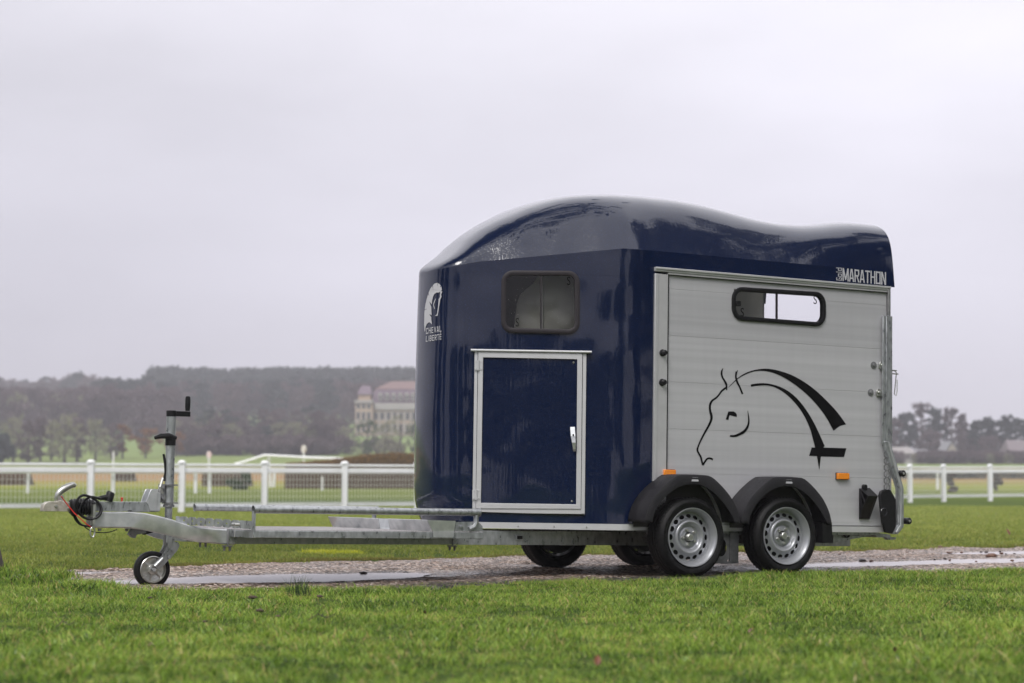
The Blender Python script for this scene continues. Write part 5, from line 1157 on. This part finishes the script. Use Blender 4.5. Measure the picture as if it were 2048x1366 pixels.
def marker(px, top, D, rr_, m, label):
    t_ = thing('marker_post', label, 'marker post', loc=(wpt(px, 0, D).x, D, gh(wpt(px, 0, D).x, D))); o0 = Vector(t_.location); tp = wpt(px, top, D)
    m_ = MB(); m_.tube([(0,0,0),(0,0,tp.z-o0.z-(.25 if rr_ else 0))], .05, 8); obj('post', m_, FENCE, t_)
    if rr_: m_ = MB(); m_.lathe([(0,-.03),(rr_,-.03),(rr_,.03),(0,.03)], (0,0,tp.z-o0.z-rr_), 20); m_.v = [(x, y, (z-(tp.z-o0.z-rr_))*1.5+(tp.z-o0.z-rr_)) for x, y, z in m_.v]; obj('disc', m_, m, t_, bevel=.01)
marker(228, 903, 112, 0, None, 'plain thin white marker post at left beyond the fence')
marker(419, 905, 112, .14, mat('red_white_disc', (.62,.45,.43), .5, var=(.75,.72,.72), vscale=4), 'white marker post with a reddish oval head')
marker(608, 893, 112, .15, mat('brown_disc', (.45,.36,.28), .5, var=(.7,.68,.66), vscale=4), 'taller white marker post with a brown and white oval head')
marker(645, 953, 92, 0, None, 'short yellowish marker post in front of the brush jump')

def brushjump(name, label, x0, x1, ytop, D, prof=None, top=True):
    a = wpt(x0, ytop, D); b2 = wpt(x1, ytop, D); t_ = thing(name, label, 'jump', loc=((a.x+b2.x)/2, D, gh((a.x+b2.x)/2, D))); o0 = Vector(t_.location)
    prof = prof or [(x0, ytop), (x1, ytop)]
    m_ = MB(); rows = []
    for k in range(60):
        px = x0+(x1-x0)*k/59; yt = np.interp(px, [p_[0] for p_ in prof], [p_[1] for p_ in prof])+rng.uniform(-.3,.3); tp = wpt(px, yt, D); g0 = gh(tp.x, D)
        rows.append([(tp.x-o0.x, -.5, g0-o0.z-.05), (tp.x-o0.x, -.45+.03*rng.normal(), (g0+(tp.z-g0)*.55)-o0.z), (tp.x-o0.x, -.15, tp.z-o0.z-.03), (tp.x-o0.x, .5, tp.z-o0.z), (tp.x-o0.x, 1.8, g0-o0.z-.05)])
    m_.grid(rows); m_.add(rows[0], [(0,1,2,3,4)]); m_.add(rows[-1], [(4,3,2,1,0)]); obj('brush_body', m_, BRUSH, t_)
    if top:                                                  # brushwood sticks laid over the crest
        m_ = MB()
        for k in range(2600):
            px = rng.uniform(x0, x1); yt = np.interp(px, [p_[0] for p_ in prof], [p_[1] for p_ in prof]); tp = wpt(px, yt, D); q = Vector((tp.x-o0.x, rng.uniform(-.5,.6), tp.z-o0.z-rng.uniform(0,.42))); d = Vector((rng.normal(0,.05), rng.uniform(-.1,.05), .10))
            m_.add([q, q+Vector((.03,0,0)), q+d], [(0,1,2)])
        obj('brush_top', m_, BRUSHT, t_, smooth=False, kind='stuff')
    return t_
brushjump('brush_jump', 'long brown brushwood jump with a humped top behind the fence', 572, 900, 912, 99, [(572,927),(610,924),(660,920),(700,914),(740,909),(790,906),(830,908),(900,914)])
brushjump('brush_jump', 'low dark hurdle at the left edge beyond the mesh', -60, 58, 943, 118, top=False)
brushjump('brush_jump', 'low dark hurdle behind the small green bush', 408, 500, 942, 108, top=False)
brushjump('brush_jump', 'very low grey hurdle seen between the first two posts', 232, 268, 942, 150, top=False)

# ================================================================== TREES
def folmat(name, c, c2, tr=.25):
    m = mat(name, c, rough=.9, var=c2, vscale=.12, vec='Object', spec=.05); n = m.node_tree.nodes; l = m.node_tree.links; b = n['Principled BSDF']
    t_ = n.new('ShaderNodeBsdfTranslucent'); src = b.inputs['Base Color'].links[0].from_socket; l.new(src, t_.inputs[0]); mx_ = n.new('ShaderNodeMixShader'); mx_.inputs[0].default_value = .45
    o_ = [q for q in n if q.type == 'OUTPUT_MATERIAL'][0]; l.new(b.outputs[0], mx_.inputs[1]); l.new(t_.outputs[0], mx_.inputs[2]); l.new(mx_.outputs[0], o_.inputs[0]); return m
EVG = folmat('pine_needles', (.055,.070,.068), (.08,.092,.085)); BRN = folmat('bare_twigs', (.11,.085,.09), (.15,.115,.115)); OLV = folmat('olive_twigs', (.20,.20,.13), (.27,.26,.17))  # distance haze partly painted in: twig and needle colours lightened towards grey
RUS = folmat('rusty_leaves', (.18,.08,.03), (.26,.14,.06)); GRN = folmat('leaf_green', (.03,.06,.02), (.07,.11,.035)); IVY = folmat('dark_leaves', (.012,.022,.012), (.03,.045,.02))
def quads(C_, S_, rng_, elong=1.0, droop=0):
    n_ = len(C_); u_ = rng_.normal(size=(n_,3)); u_[:,2] += droop; u_ /= np.linalg.norm(u_, axis=1)[:,None]; v_ = np.cross(u_, rng_.normal(size=(n_,3))); v_ /= np.linalg.norm(v_, axis=1)[:,None]
    s_ = S_[:,None]; a = C_-u_*s_*elong-v_*s_*.5; b = C_+u_*s_*elong-v_*s_*.5; c = C_+u_*s_*elong*.9+v_*s_*.5; d = C_-u_*s_*elong*.9+v_*s_*.5
    return np.stack([a,b,c,d], 1).reshape(-1,3)
def crown_pts(kind, h, w_, n_, r_):
    if kind == 'cone':
        t_ = r_.random(n_)**.8; z = h*(.12+.88*t_); tier = 1+.25*np.sin(t_*34+r_.uniform(0,6)); rad = w_/2*(1-t_)*tier*np.sqrt(r_.random(n_)*.8+.2); a_ = r_.uniform(0,6.283,n_); return np.stack([rad*np.cos(a_), rad*np.sin(a_), z], -1)
    nc = {'round': 22, 'pine': 46, 'bare': 64, 'bush': 12}[kind]; cz0 = {'round': .20, 'pine': .22, 'bare': .12, 'bush': .05}[kind]
    cs = []
    for _ in range(nc):
        a_ = r_.uniform(0,6.283); t_ = r_.random(); rr_ = w_/2*.75*math.sqrt(r_.random())*(.45+.9*math.sin(math.pi*min(max(t_,.08),.9))); cs.append((rr_*math.cos(a_), rr_*math.sin(a_), h*(cz0+(.92-cz0)*t_)))
    cs = np.array(cs); k = r_.integers(0, nc, n_); rad = (w_*{'round': .20, 'pine': .15, 'bare': .12, 'bush': .25}[kind])*r_.uniform(.6,1.2,nc)[k]
    d = r_.normal(size=(n_,3)); d /= np.linalg.norm(d,axis=1)[:,None]; d *= (r_.random(n_)**.45*rad)[:,None]; d[:,2] *= .7; return cs[k]+d
def tree_geo(kind, h, w_, n_, size, seed, limbs=7):
    r_ = np.random.default_rng(seed); C_ = crown_pts(kind, h, w_, n_, r_)
    el = {'bare': 3.2, 'cone': 1.2, 'round': 1.0, 'pine': 1.3, 'bush': 1.0}[kind]; S_ = size*r_.uniform(.5,1.3,n_)*(.55 if kind == 'bare' else 1)
    V = quads(C_, S_, r_, el, .8 if kind == 'bare' else 0); tm = MB(); tr_ = h*.022+.05
    lx, ly = r_.normal(0,.02*h), r_.normal(0,.02*h)
    tm.tube([(0,0,-.3),(lx*.2,ly*.2,h*.25),(lx*.7,ly*.7,h*.55),(lx,ly,h*(.9 if kind != 'bush' else .5))], [tr_*1.3,tr_,tr_*.6,tr_*.12], 8)
    for k in range(limbs):
        a_ = 2*math.pi*k/limbs+r_.uniform(-.4,.4); z0 = h*r_.uniform(.22,.55); ln = w_*.42*r_.uniform(.6,1.1); up = ln*r_.uniform(.5,1.1)
        tm.tube([(lx*.4,ly*.4,z0),(ln*.5*math.cos(a_),ln*.5*math.sin(a_),z0+up*.4),(ln*math.cos(a_),ln*math.sin(a_),z0+up)], [tr_*.45,tr_*.28,tr_*.07], 5)
    return V, tm
def tree(name, label, px, D, top, wpx, kind, m, group=None, n_=700, size=.32, seed=1, pos=None, h=None, tm_m=None, cat='tree'):
    if pos is None: x = (px-1024)/4050*D; y = D; z = gh(x, y); h = EYE+(HORIZ-top)/4050*D-z; w_ = wpx/4050*D
    else: x, y = pos; z = gh(x, y) if y > 0 else 0; w_ = wpx
    V, tb = tree_geo(kind, h, w_, n_, size, seed)
    t_ = thing(name, label, cat, loc=(x, y, z), group=group)
    obj('trunk', tb, tm_m or BARK, t_)
    me = bpy.data.meshes.new('crown'); me.from_pydata(V.tolist(), [], np.arange(len(V)).reshape(-1,4).tolist()); me.materials.append(m); c = bpy.data.objects.new('crown', me); sc.collection.objects.link(c); c.parent = t_
    return t_
G1 = 'bare trees standing on the meadow beyond the left fence'
for i, (px, D, top, w_, kd, m, lb) in enumerate([
    (28,335,832,60,'bare',OLV,'grey green bare tree nearest the left edge of the meadow'), (58,330,845,42,'bare',BRN,'slim brown bare tree second from the left edge of the meadow'),
    (82,338,838,44,'bare',BRN,'brown bare tree with a dark trunk third from the left edge'), (104,345,842,34,'bare',OLV,'thin olive bare tree between two darker trunks'),
    (130,330,826,64,'bare',OLV,'largest olive bare tree in the meadow group'), (156,336,838,40,'bare',BRN,'low bare tree with a thick base right of the largest one'),
    (192,345,843,52,'bare',OLV,'pale olive tree at the right end of the meadow group'), (224,352,850,40,'bare',BRN,'bare tree directly behind the second fence post'),
    (246,356,853,26,'round',RUS,'small tree with rust coloured leaves'), (292,358,862,46,'round',RUS,'low spreading tree with orange leaves left of the crank post'),
    (352,365,868,30,'round',RUS,'little orange tree right of the crank post'), (375,372,850,40,'bare',BRN,'bare brown tree behind the marker post'),
    (466,380,850,38,'bare',OLV,'yellowish bare tree before the forest edge'), (520,390,858,46,'bare',BRN,'reddish bare tree before the forest'),
    (585,385,848,52,'bare',OLV,'olive tree behind the tall marker post'), (646,385,842,30,'bare',BRN,'slender birch with a pale trunk before the forest'),
    (690,382,858,40,'bare',OLV,'pale tree left of the castle-like building'), (735,360,838,44,'bare',GRN,'pale green tree before the left corner of the building'),
    (770,355,845,38,'bare',OLV,'thin tree in front of the middle of the building'), (800,350,830,50,'bare',OLV,'wide pale tree before the building, close to the trailer nose'), (838,352,836,44,'bare',GRN,'pale tree half hidden by the trailer nose')]):
    tree('bare_tree' if kd == 'bare' else 'autumn_tree', lb, px, D, top-6, w_*1.25, kd, m, G1, 260 if px > 700 else 560, .26, 20+i)
tree('dark_bush', 'dense blue green conifer bush at the left edge of the meadow', -4, 325, 842, 56, 'bush', EVG, None, 900, .5, 3, cat='bush')
G2 = 'trees behind the houses at right'
for i, (px, D, top, w_, kd, m, lb) in enumerate([
    (1768,430,826,40,'pine',EVG,'dark pine partly hidden behind the trailer rear'), (1790,425,835,34,'round',BRN,'brown tree just right of the trailer rear'), (1815,428,815,46,'pine',EVG,'dark pine with a rounded top behind the low house'),
    (1842,432,800,56,'bare',BRN,'tall fine-twigged bare tree behind the white house'), (1872,428,806,46,'bare',EVG,'dense grey tree with a flat top left of the gap'),
    (1902,430,810,48,'bare',BRN,'open bare tree beside the yellow gable'), (1922,436,822,34,'bare',BRN,'thin bare tree with sky showing through, left of the gap'), (1936,425,868,44,'bare',BRN,'low brown tree filling the gap'),
    (1956,422,836,40,'pine',EVG,'dark pine right of the gap with a rounded head'), (1982,420,830,44,'pine',EVG,'broad dark pine third from the right edge'), (2012,418,824,46,'pine',EVG,'tallest dark pine near the right edge'), (2040,420,832,44,'pine',EVG,'dark pine cut by the right edge of the frame'),
    (1860,418,860,60,'round',BRN,'brown scrubby tree low behind the white house'), (1975,415,872,60,'bare',BRN,'brown undergrowth tree under the dark pines'), (2075,420,836,50,'pine',EVG,'dark pine just outside the right edge')]):
    tree('pine_tree' if kd == 'pine' else 'bare_tree', lb, px, D, top, w_, kd, m, G2, 1700, .28, 60+i)
for i, (px, D, top, w_, lb) in enumerate([(1901,88,941,22,'round brown bush behind the fence at right'), (1990,92,941,20,'small brown bush near the last fence post'), (480,96,944,46,'rounded green bush before the low hurdle')]):
    tree('bush', lb, px, D, top, w_, 'bush', BRN if i < 2 else GRN, None, 900, .07, 90+i, cat='bush')
hd = thing('hedge', 'long low grey green hedge across the field at right', 'hedge', loc=(wpt(1900,0,185).x, 185, gh(wpt(1900,0,185).x, 185))); o0 = Vector(hd.location)
k = 9000; X = rng.uniform(wpt(1500,0,185).x, wpt(2300,0,185).x, k); Cc = np.stack([X-o0.x, rng.uniform(-.6,.6,k), rng.uniform(0,1,k)*(.62+.14*np.sin(X*.9))], -1); V = quads(Cc, .09*rng.uniform(.6,1.4,k), rng)
me = bpy.data.meshes.new('foliage'); me.from_pydata(V.tolist(), [], np.arange(len(V)).reshape(-1,4).tolist()); me.materials.append(folmat('hedge_leaves', (.04,.045,.04), (.07,.075,.06))); c = bpy.data.objects.new('foliage', me); sc.collection.objects.link(c); c.parent = hd; c['kind'] = 'stuff'
# far wood: one mass, built from many whole trees
geos = {}
for nm, kd, m, h, w_, n_ in (('u','bush',BRN,7,9,600),('b','bare',BRN,15,9,900),('c','round',EVG,16,9,800),('r','round',BRN,14,10,800),('p','pine',EVG,16,9,800),('o','bare',OLV,13,9,800)):
    geos[nm] = [(tree_geo(kd, h, w_, n_, .42, 200+7*j+len(nm)+h, 5), m) for j in range(3)]
acc = {}
def addtree(nm, x, y, s_):
    (V, tb), m = geos[nm][rng.integers(0,3)]; a_ = rng.uniform(0,6.283); z = gh(x, y); c_, d_ = math.cos(a_), math.sin(a_)
    def tf(A): return np.stack([(A[:,0]*c_-A[:,1]*d_)*s_+x, (A[:,0]*d_+A[:,1]*c_)*s_+y, A[:,2]*s_+z], -1)
    acc.setdefault(m.name, []).append(tf(V))
for D0, D1, x0, x1, cnt, kinds, tops in [(455,520,-60,345,110,'bbrro',(766,782)),(380,455,340,690,150,'bbrcro',(812,866)),(372,385,335,690,110,'ubu',(868,886)),(372,385,700,860,14,'uo',(872,888)),(385,397,1780,2100,90,'uou',(900,912)),(440,500,-60,345,60,'ubr',(805,830)),(520,600,190,835,150,'crbpc',(754,768)),(640,760,300,900,200,'pcpcp',(734,745)),(700,820,-80,320,120,'bcbrr',(750,762)),(480,560,700,900,30,'rbo',(760,780)),(430,520,900,1790,70,'bpbrp',(815,850))]:
    for _ in range(cnt):
        D = rng.uniform(D0, D1); px = rng.uniform(x0, x1); x = (px-1024)/4050*D; top = rng.uniform(*tops)
        if px < 345 and D > 640: top += 6*math.sin(px*.03)
        z = gh(x, D); h = EYE+(HORIZ-top)/4050*D-z
        if h < 2.5: h = 2.5
        kk = kinds[rng.integers(0,len(kinds))]; addtree(kk, x, D, min(h, 24)/(7 if kk == 'u' else 15))
for mn_, L_ in acc.items():
    V = np.concatenate(L_); me = bpy.data.meshes.new('distant_wood'); me.from_pydata(V.tolist(), [], np.arange(len(V)).reshape(-1,4).tolist()); me.materials.append(bpy.data.materials[mn_]); o = bpy.data.objects.new('distant_wood', me); sc.collection.objects.link(o)
    tag(o, {'pine_needles':'dark evergreen trees of the far wooded hill','bare_twigs':'brown leafless trees of the far wooded hill','olive_twigs':'olive leafless trees of the far wooded hill'}[mn_], kind='stuff')

# ---- trees round the photographer's side (they show in the glossy paint) and the trunk at the left frame edge
lt_ = thing('old_tree', 'leaning bark-covered trunk just entering the frame at the left beside the path', 'tree', loc=(-3.72, 13.45, 0)); tb = MB()
pts = []; rs = []
for k in range(17):
    z = k*.62; pts.append((-.02-.085*z+.03*math.sin(z*2), .02*math.sin(z*1.3), z-.05)); rs.append(.30*math.exp(-z*.14)*(1+(.35 if k == 0 else 0)))
tb.tube(pts, rs, 18)
for k in range(4): a_ = -.8+k*.7; tb.tube([(0,0,.16),(.28*math.cos(a_),.28*math.sin(a_),.04),(.42*math.cos(a_),.42*math.sin(a_),-.03)], [.10,.06,.02], 8)
obj('trunk', tb, BARK, lt_, angle=60)
tb = MB(); r_ = np.random.default_rng(5)
def branch(p_, d, ln, r0, depth):
    q = [p_]; dd = d.copy()
    for k in range(4): dd = (dd+Vector(r_.normal(0,.16,3))).normalized(); q.append(q[-1]+dd*ln/4)
    tb.tube(q, [r0*(1-.2*k) for k in range(5)], 5, cap=False)
    if depth > 0:
        for k in range(4): nd = (dd+Vector(r_.normal(0,.75,3))+Vector((0,0,.15))).normalized(); branch(q[1+k % 4 if k < 3 else 4], nd, ln*.62, r0*.5, depth-1)
for k in range(10):
    base = Vector(pts[11+k % 6]); a_ = 2.1*k; branch(base, Vector((math.cos(a_)+.15, math.sin(a_)*.8, .9)).normalized(), 2.3, .07, 3)
obj('crown', tb, BARK, lt_, angle=60)
V = quads(np.array([.2,0,9.2])+r_.normal(size=(2600,3))*np.array([1.9,1.2,1.9]), .24*r_.uniform(.5,1.5,2600), r_); V[:,2] = np.maximum(V[:,2], 5.9)
me = bpy.data.meshes.new('added_leaf_mass'); me.from_pydata(V.tolist(), [], np.arange(len(V)).reshape(-1,4).tolist()); me.materials.append(IVY); c = bpy.data.objects.new('added_leaf_mass', me); sc.collection.objects.link(c); c.parent = lt_; c['kind'] = 'stuff'  # unseen leaf mass, added to darken the reflection in the trailer roof
G3 = 'trees around the photographer, seen mirrored in the blue paint'
for i, (x, y, h, w_, kd, m, lb) in enumerate([
    (-13.5,9.5,7.5,4.2,'cone',IVY,'tall dark conifer left of the path mirrored in the trailer nose'), (-10,-12,4.8,7,'round',IVY,'broad dark tree behind the photographer to the left'), (-2.6,-18,4.9,8,'round',IVY,'dark tree straight behind the photographer'), (-6,-15,5.4,6,'round',IVY,'dark round tree beside the broad one behind the camera'),
    (4.5,-13,4.1,6,'pine',IVY,'dark pine behind the photographer to the right'), (11,-9,6,7,'round',IVY,'broad dark tree to the right behind the photographer'), (17,-1,14,9,'round',IVY,'large dark tree right of the path'),
    (11.5,11.5,17,8,'round',IVY,'very tall dark tree right of the trailer'), (13,18.5,19,9,'round',IVY,'tallest dark tree to the right beyond the path'), (19,7.5,13,8,'pine',IVY,'dark pine far to the right of the path'), (26,2,15,10,'round',IVY,'largest dark tree on the right side'), (-18,0,10,7,'round',IVY,'dark tree on the left side behind the camera'), (13.5,3.5,10.5,6,'bare',BRN,'bare tree beside the path on the right')]):
    tree('park_tree', lb, 0, 0, 0, w_, kd, m, G3, 2600, .28, 130+i, pos=(x, y), h=h)

# ================================================================== BUILDINGS
def bbox(m_, o0, x0, x1, y0, y1, z0, z1): m_.box(x0-o0.x, x1-o0.x, y0-o0.y, y1-o0.y, z0-o0.z, z1-o0.z)
D = 452; S_ = D/4050
def bx(px): return (px-1024)*S_
def bz(py): return EYE+(HORIZ-py)*S_
cs_ = thing('castle_building', 'large ochre plaster manor with a red mansard roof and white dormers in the haze', 'building', loc=(bx(780), D, gh(bx(780), D))); o0 = Vector(cs_.location); GZ = min(gh(bx(710), D), gh(bx(900), D))-1
m_ = MB(); bbox(m_, o0, bx(745), bx(905), D+1.5, D+15, GZ, bz(806)); obj('wall', m_, PLASTERO, cs_, smooth=False)
m_ = MB(); bbox(m_, o0, bx(711), bx(745), D-.5, D+13, GZ, bz(803)); obj('tower_wall', m_, PLASTERO, cs_, smooth=False)
m_ = MB(); bbox(m_, o0, bx(716), bx(741), D+.5, D+10, bz(803), bz(789)); obj('attic_storey', m_, PLASTERO, cs_, smooth=False)
m_ = MB(); bbox(m_, o0, bx(709), bx(747), D-.9, D+13.4, bz(806), bz(801)); bbox(m_, o0, bx(709.5), bx(746), D-.7, D+13, bz(845), bz(842)); obj('cornice', m_, PLASTERW, cs_, smooth=False)
m_ = MB(); bbox(m_, o0, bx(747), bx(906), D+1.0, D+15.4, bz(819), bz(806)); obj('frieze', m_, PLASTERW, cs_, smooth=False)
x0, x1, xm = bx(714)-o0.x, bx(743)-o0.x, bx(728)-o0.x; z0 = bz(789)-o0.z; m_ = MB(); m_.add([(x0,0,z0),(x1,0,z0),(x1,11,z0),(x0,11,z0),(xm-1,5,bz(770)-o0.z),(xm+1,5,bz(770)-o0.z)], [(0,1,5,4),(1,2,5),(2,3,4,5),(3,0,4)]); obj('tower_roof', m_, ROOFV, cs_, smooth=False)
x0, x1 = bx(742)-o0.x, bx(906)-o0.x; z0, z1, z2 = bz(806)-o0.z, bz(778)-o0.z, bz(760)-o0.z
m_ = MB(); m_.add([(x0,1.1,z0),(x1,1.1,z0),(x1,3.0,z1),(x0+.6,3.0,z1),(x0,15.3,z0),(x1,15.3,z0),(x1,13,z1),(x0+.6,13,z1),(x0+4,8,z2),(x1,8,z2)], [(0,1,2,3),(5,4,7,6),(4,0,3,7),(3,2,9,8),(6,7,8,9),(7,3,8)]); obj('mansard_roof', m_, ROOFV, cs_, smooth=False)
m_ = MB(); m_.add([(x0+.55,2.9,z1+.05),(x1,2.9,z1+.05),(x0+.55,13.1,z1+.05),(x1,13.1,z1+.05),(x0+4,8,z2+.1),(x1,8,z2+.1)], [(0,1,5,4),(3,2,4,5),(2,0,4)]); obj('ridge_roof', m_, ROOFR, cs_, smooth=False)
for k in range(9):
    cx = bx(760+13.2*k); m_ = MB(); bbox(m_, o0, cx-.42, cx+.42, D+.9, D+3, bz(801), bz(789)); m_.prism([(cx-.55-o0.x, bz(789)-o0.z),(cx+.55-o0.x, bz(789)-o0.z),(cx-o0.x, bz(784.5)-o0.z)], .8, 3.5); dm_ = obj('dormer', m_, PLASTERW, cs_, smooth=False)
    m_ = MB(); bbox(m_, o0, cx-.2, cx+.2, D+.84, D+.88, bz(799), bz(791)); obj('pane', m_, DARKW, dm_, smooth=False)
for px0, cnt, dy in ((751, 12, 1.5),(717, 3, -.5)):
    for k in range(cnt):
        cx = bx(px0+(12.7 if dy > 0 else 10.5)*k)
        for (ya, yb) in ((885,872),(864,849),(839,825)) + (((817,809),) if dy < 0 else ()):
            m_ = MB(); fw = .12; y0 = D+dy
            bbox(m_, o0, cx-.45, cx+.45, y0-.10, y0-.002, bz(ya)-.15, bz(ya)); bbox(m_, o0, cx-.45, cx+.45, y0-.10, y0-.002, bz(yb), bz(yb)+.15); bbox(m_, o0, cx-.45, cx-.45+fw, y0-.10, y0-.002, bz(ya), bz(yb)); bbox(m_, o0, cx+.45-fw, cx+.45, y0-.10, y0-.002, bz(ya), bz(yb))
            wf = obj('window', m_, PLASTERW, cs_, smooth=False); m_ = MB(); bbox(m_, o0, cx-.33, cx+.33, y0-.04, y0-.003, bz(ya), bz(yb)); obj('pane', m_, DARKW, wf, smooth=False)
for k in range(13):
    cx = bx(745+12.7*k); m_ = MB(); bbox(m_, o0, cx-.13, cx+.13, D+1.2, D+1.49, GZ, bz(819)); obj('pilaster', m_, PLASTERW, cs_, smooth=False)
GREYR = mat('grey_roof', (.20,.20,.21), .8)
def house(label, px0, px1, ybase, yeave, yridge, D, wm, rm, gable=False, group='houses under the trees at right'):
    s_ = D/4050; x0, x1 = (px0-1024)*s_, (px1-1024)*s_; zb, ze, zr = [EYE+(HORIZ-q)*s_ for q in (ybase, yeave, yridge)]; t_ = thing('house', label, 'house', loc=((x0+x1)/2, D, gh((x0+x1)/2, D)), group=group); o0 = Vector(t_.location); zb = o0.z-.5
    w_ = x1-x0; m_ = MB(); m_.box(-w_/2, w_/2, 0, 8, zb-o0.z, ze-o0.z)
    if gable: m_.prism([(-w_/2, ze-o0.z),(w_/2, ze-o0.z),(0, zr-o0.z)], .02, 7.9)
    obj('wall', m_, wm, t_, smooth=False); m_ = MB()
    if gable: m_.add([(-w_/2-.3,-.4,ze-o0.z-.2),(0,-.4,zr-o0.z+.1),(0,8.4,zr-o0.z+.1),(-w_/2-.3,8.4,ze-o0.z-.2),(w_/2+.3,-.4,ze-o0.z-.2),(w_/2+.3,8.4,ze-o0.z-.2)], [(0,1,2,3),(1,4,5,2)])
    else: m_.add([(-w_/2-.3,-.4,ze-o0.z-.1),(w_/2+.3,-.4,ze-o0.z-.1),(w_/2-.3,4,zr-o0.z),(-w_/2+.3,4,zr-o0.z),(w_/2+.3,8.4,ze-o0.z-.1),(-w_/2-.3,8.4,ze-o0.z-.1)], [(0,1,2,3),(3,2,4,5),(0,3,5),(1,4,2)])
    obj('roof', m_, rm, t_, smooth=False, solid=.12); nw = max(1, int(w_/1.3))
    for k in range(nw):
        cx = -w_/2+w_*(k+.5)/nw; hh = ze-o0.z; m_ = MB(); m_.box(cx-.35, cx+.35, -.05, -.005, max(hh-1.9, .6), hh-.8); obj('window', m_, GREYR, t_, smooth=False)
house('low house with a pale brown roof right behind the trailer rear', 1788, 1828, 926, 907, 894, 400, PLASTERW, mat('pale_brown_roof', (.24,.22,.21), .8))
house('small white house with a light grey roof', 1834, 1862, 926, 909, 899, 398, mat('white_plaster', (.36,.36,.38), .8), GREYR)
house('narrow house with a yellowish gable between the bare trees', 1893, 1912, 922, 900, 884, 402, mat('yellow_plaster', (.40,.36,.30), .9), GREYR, gable=True)
house('white house with a broad red brown roof at the right edge', 2018, 2085, 926, 905, 880, 398, mat('white_plaster_house', (.36,.35,.38), .8), mat('hazed_red_roof', (.15,.125,.13), .8))  # wall and roof greyed, haze put into their colours

# ================================================================== HAZE
HZ = bpy.data.materials.new('mist'); HZ.use_nodes = True; n = HZ.node_tree.nodes; l = HZ.node_tree.links; n.clear()
o = n.new('ShaderNodeOutputMaterial'); pv = n.new('ShaderNodeVolumePrincipled'); pv.inputs['Color'].default_value = (.90,.89,.95,1); pv.inputs['Density'].default_value = .00062; pv.inputs['Anisotropy'].default_value = .0
l.new(pv.outputs[0], o.inputs['Volume'])
m_ = MB(); m_.box(-2700, 2700, -2700, 2700, -2.0, 75); hz = obj('haze', m_, HZ, smooth=False, kind='stuff'); hz['label'] = 'thin mist over the field and the far hill'
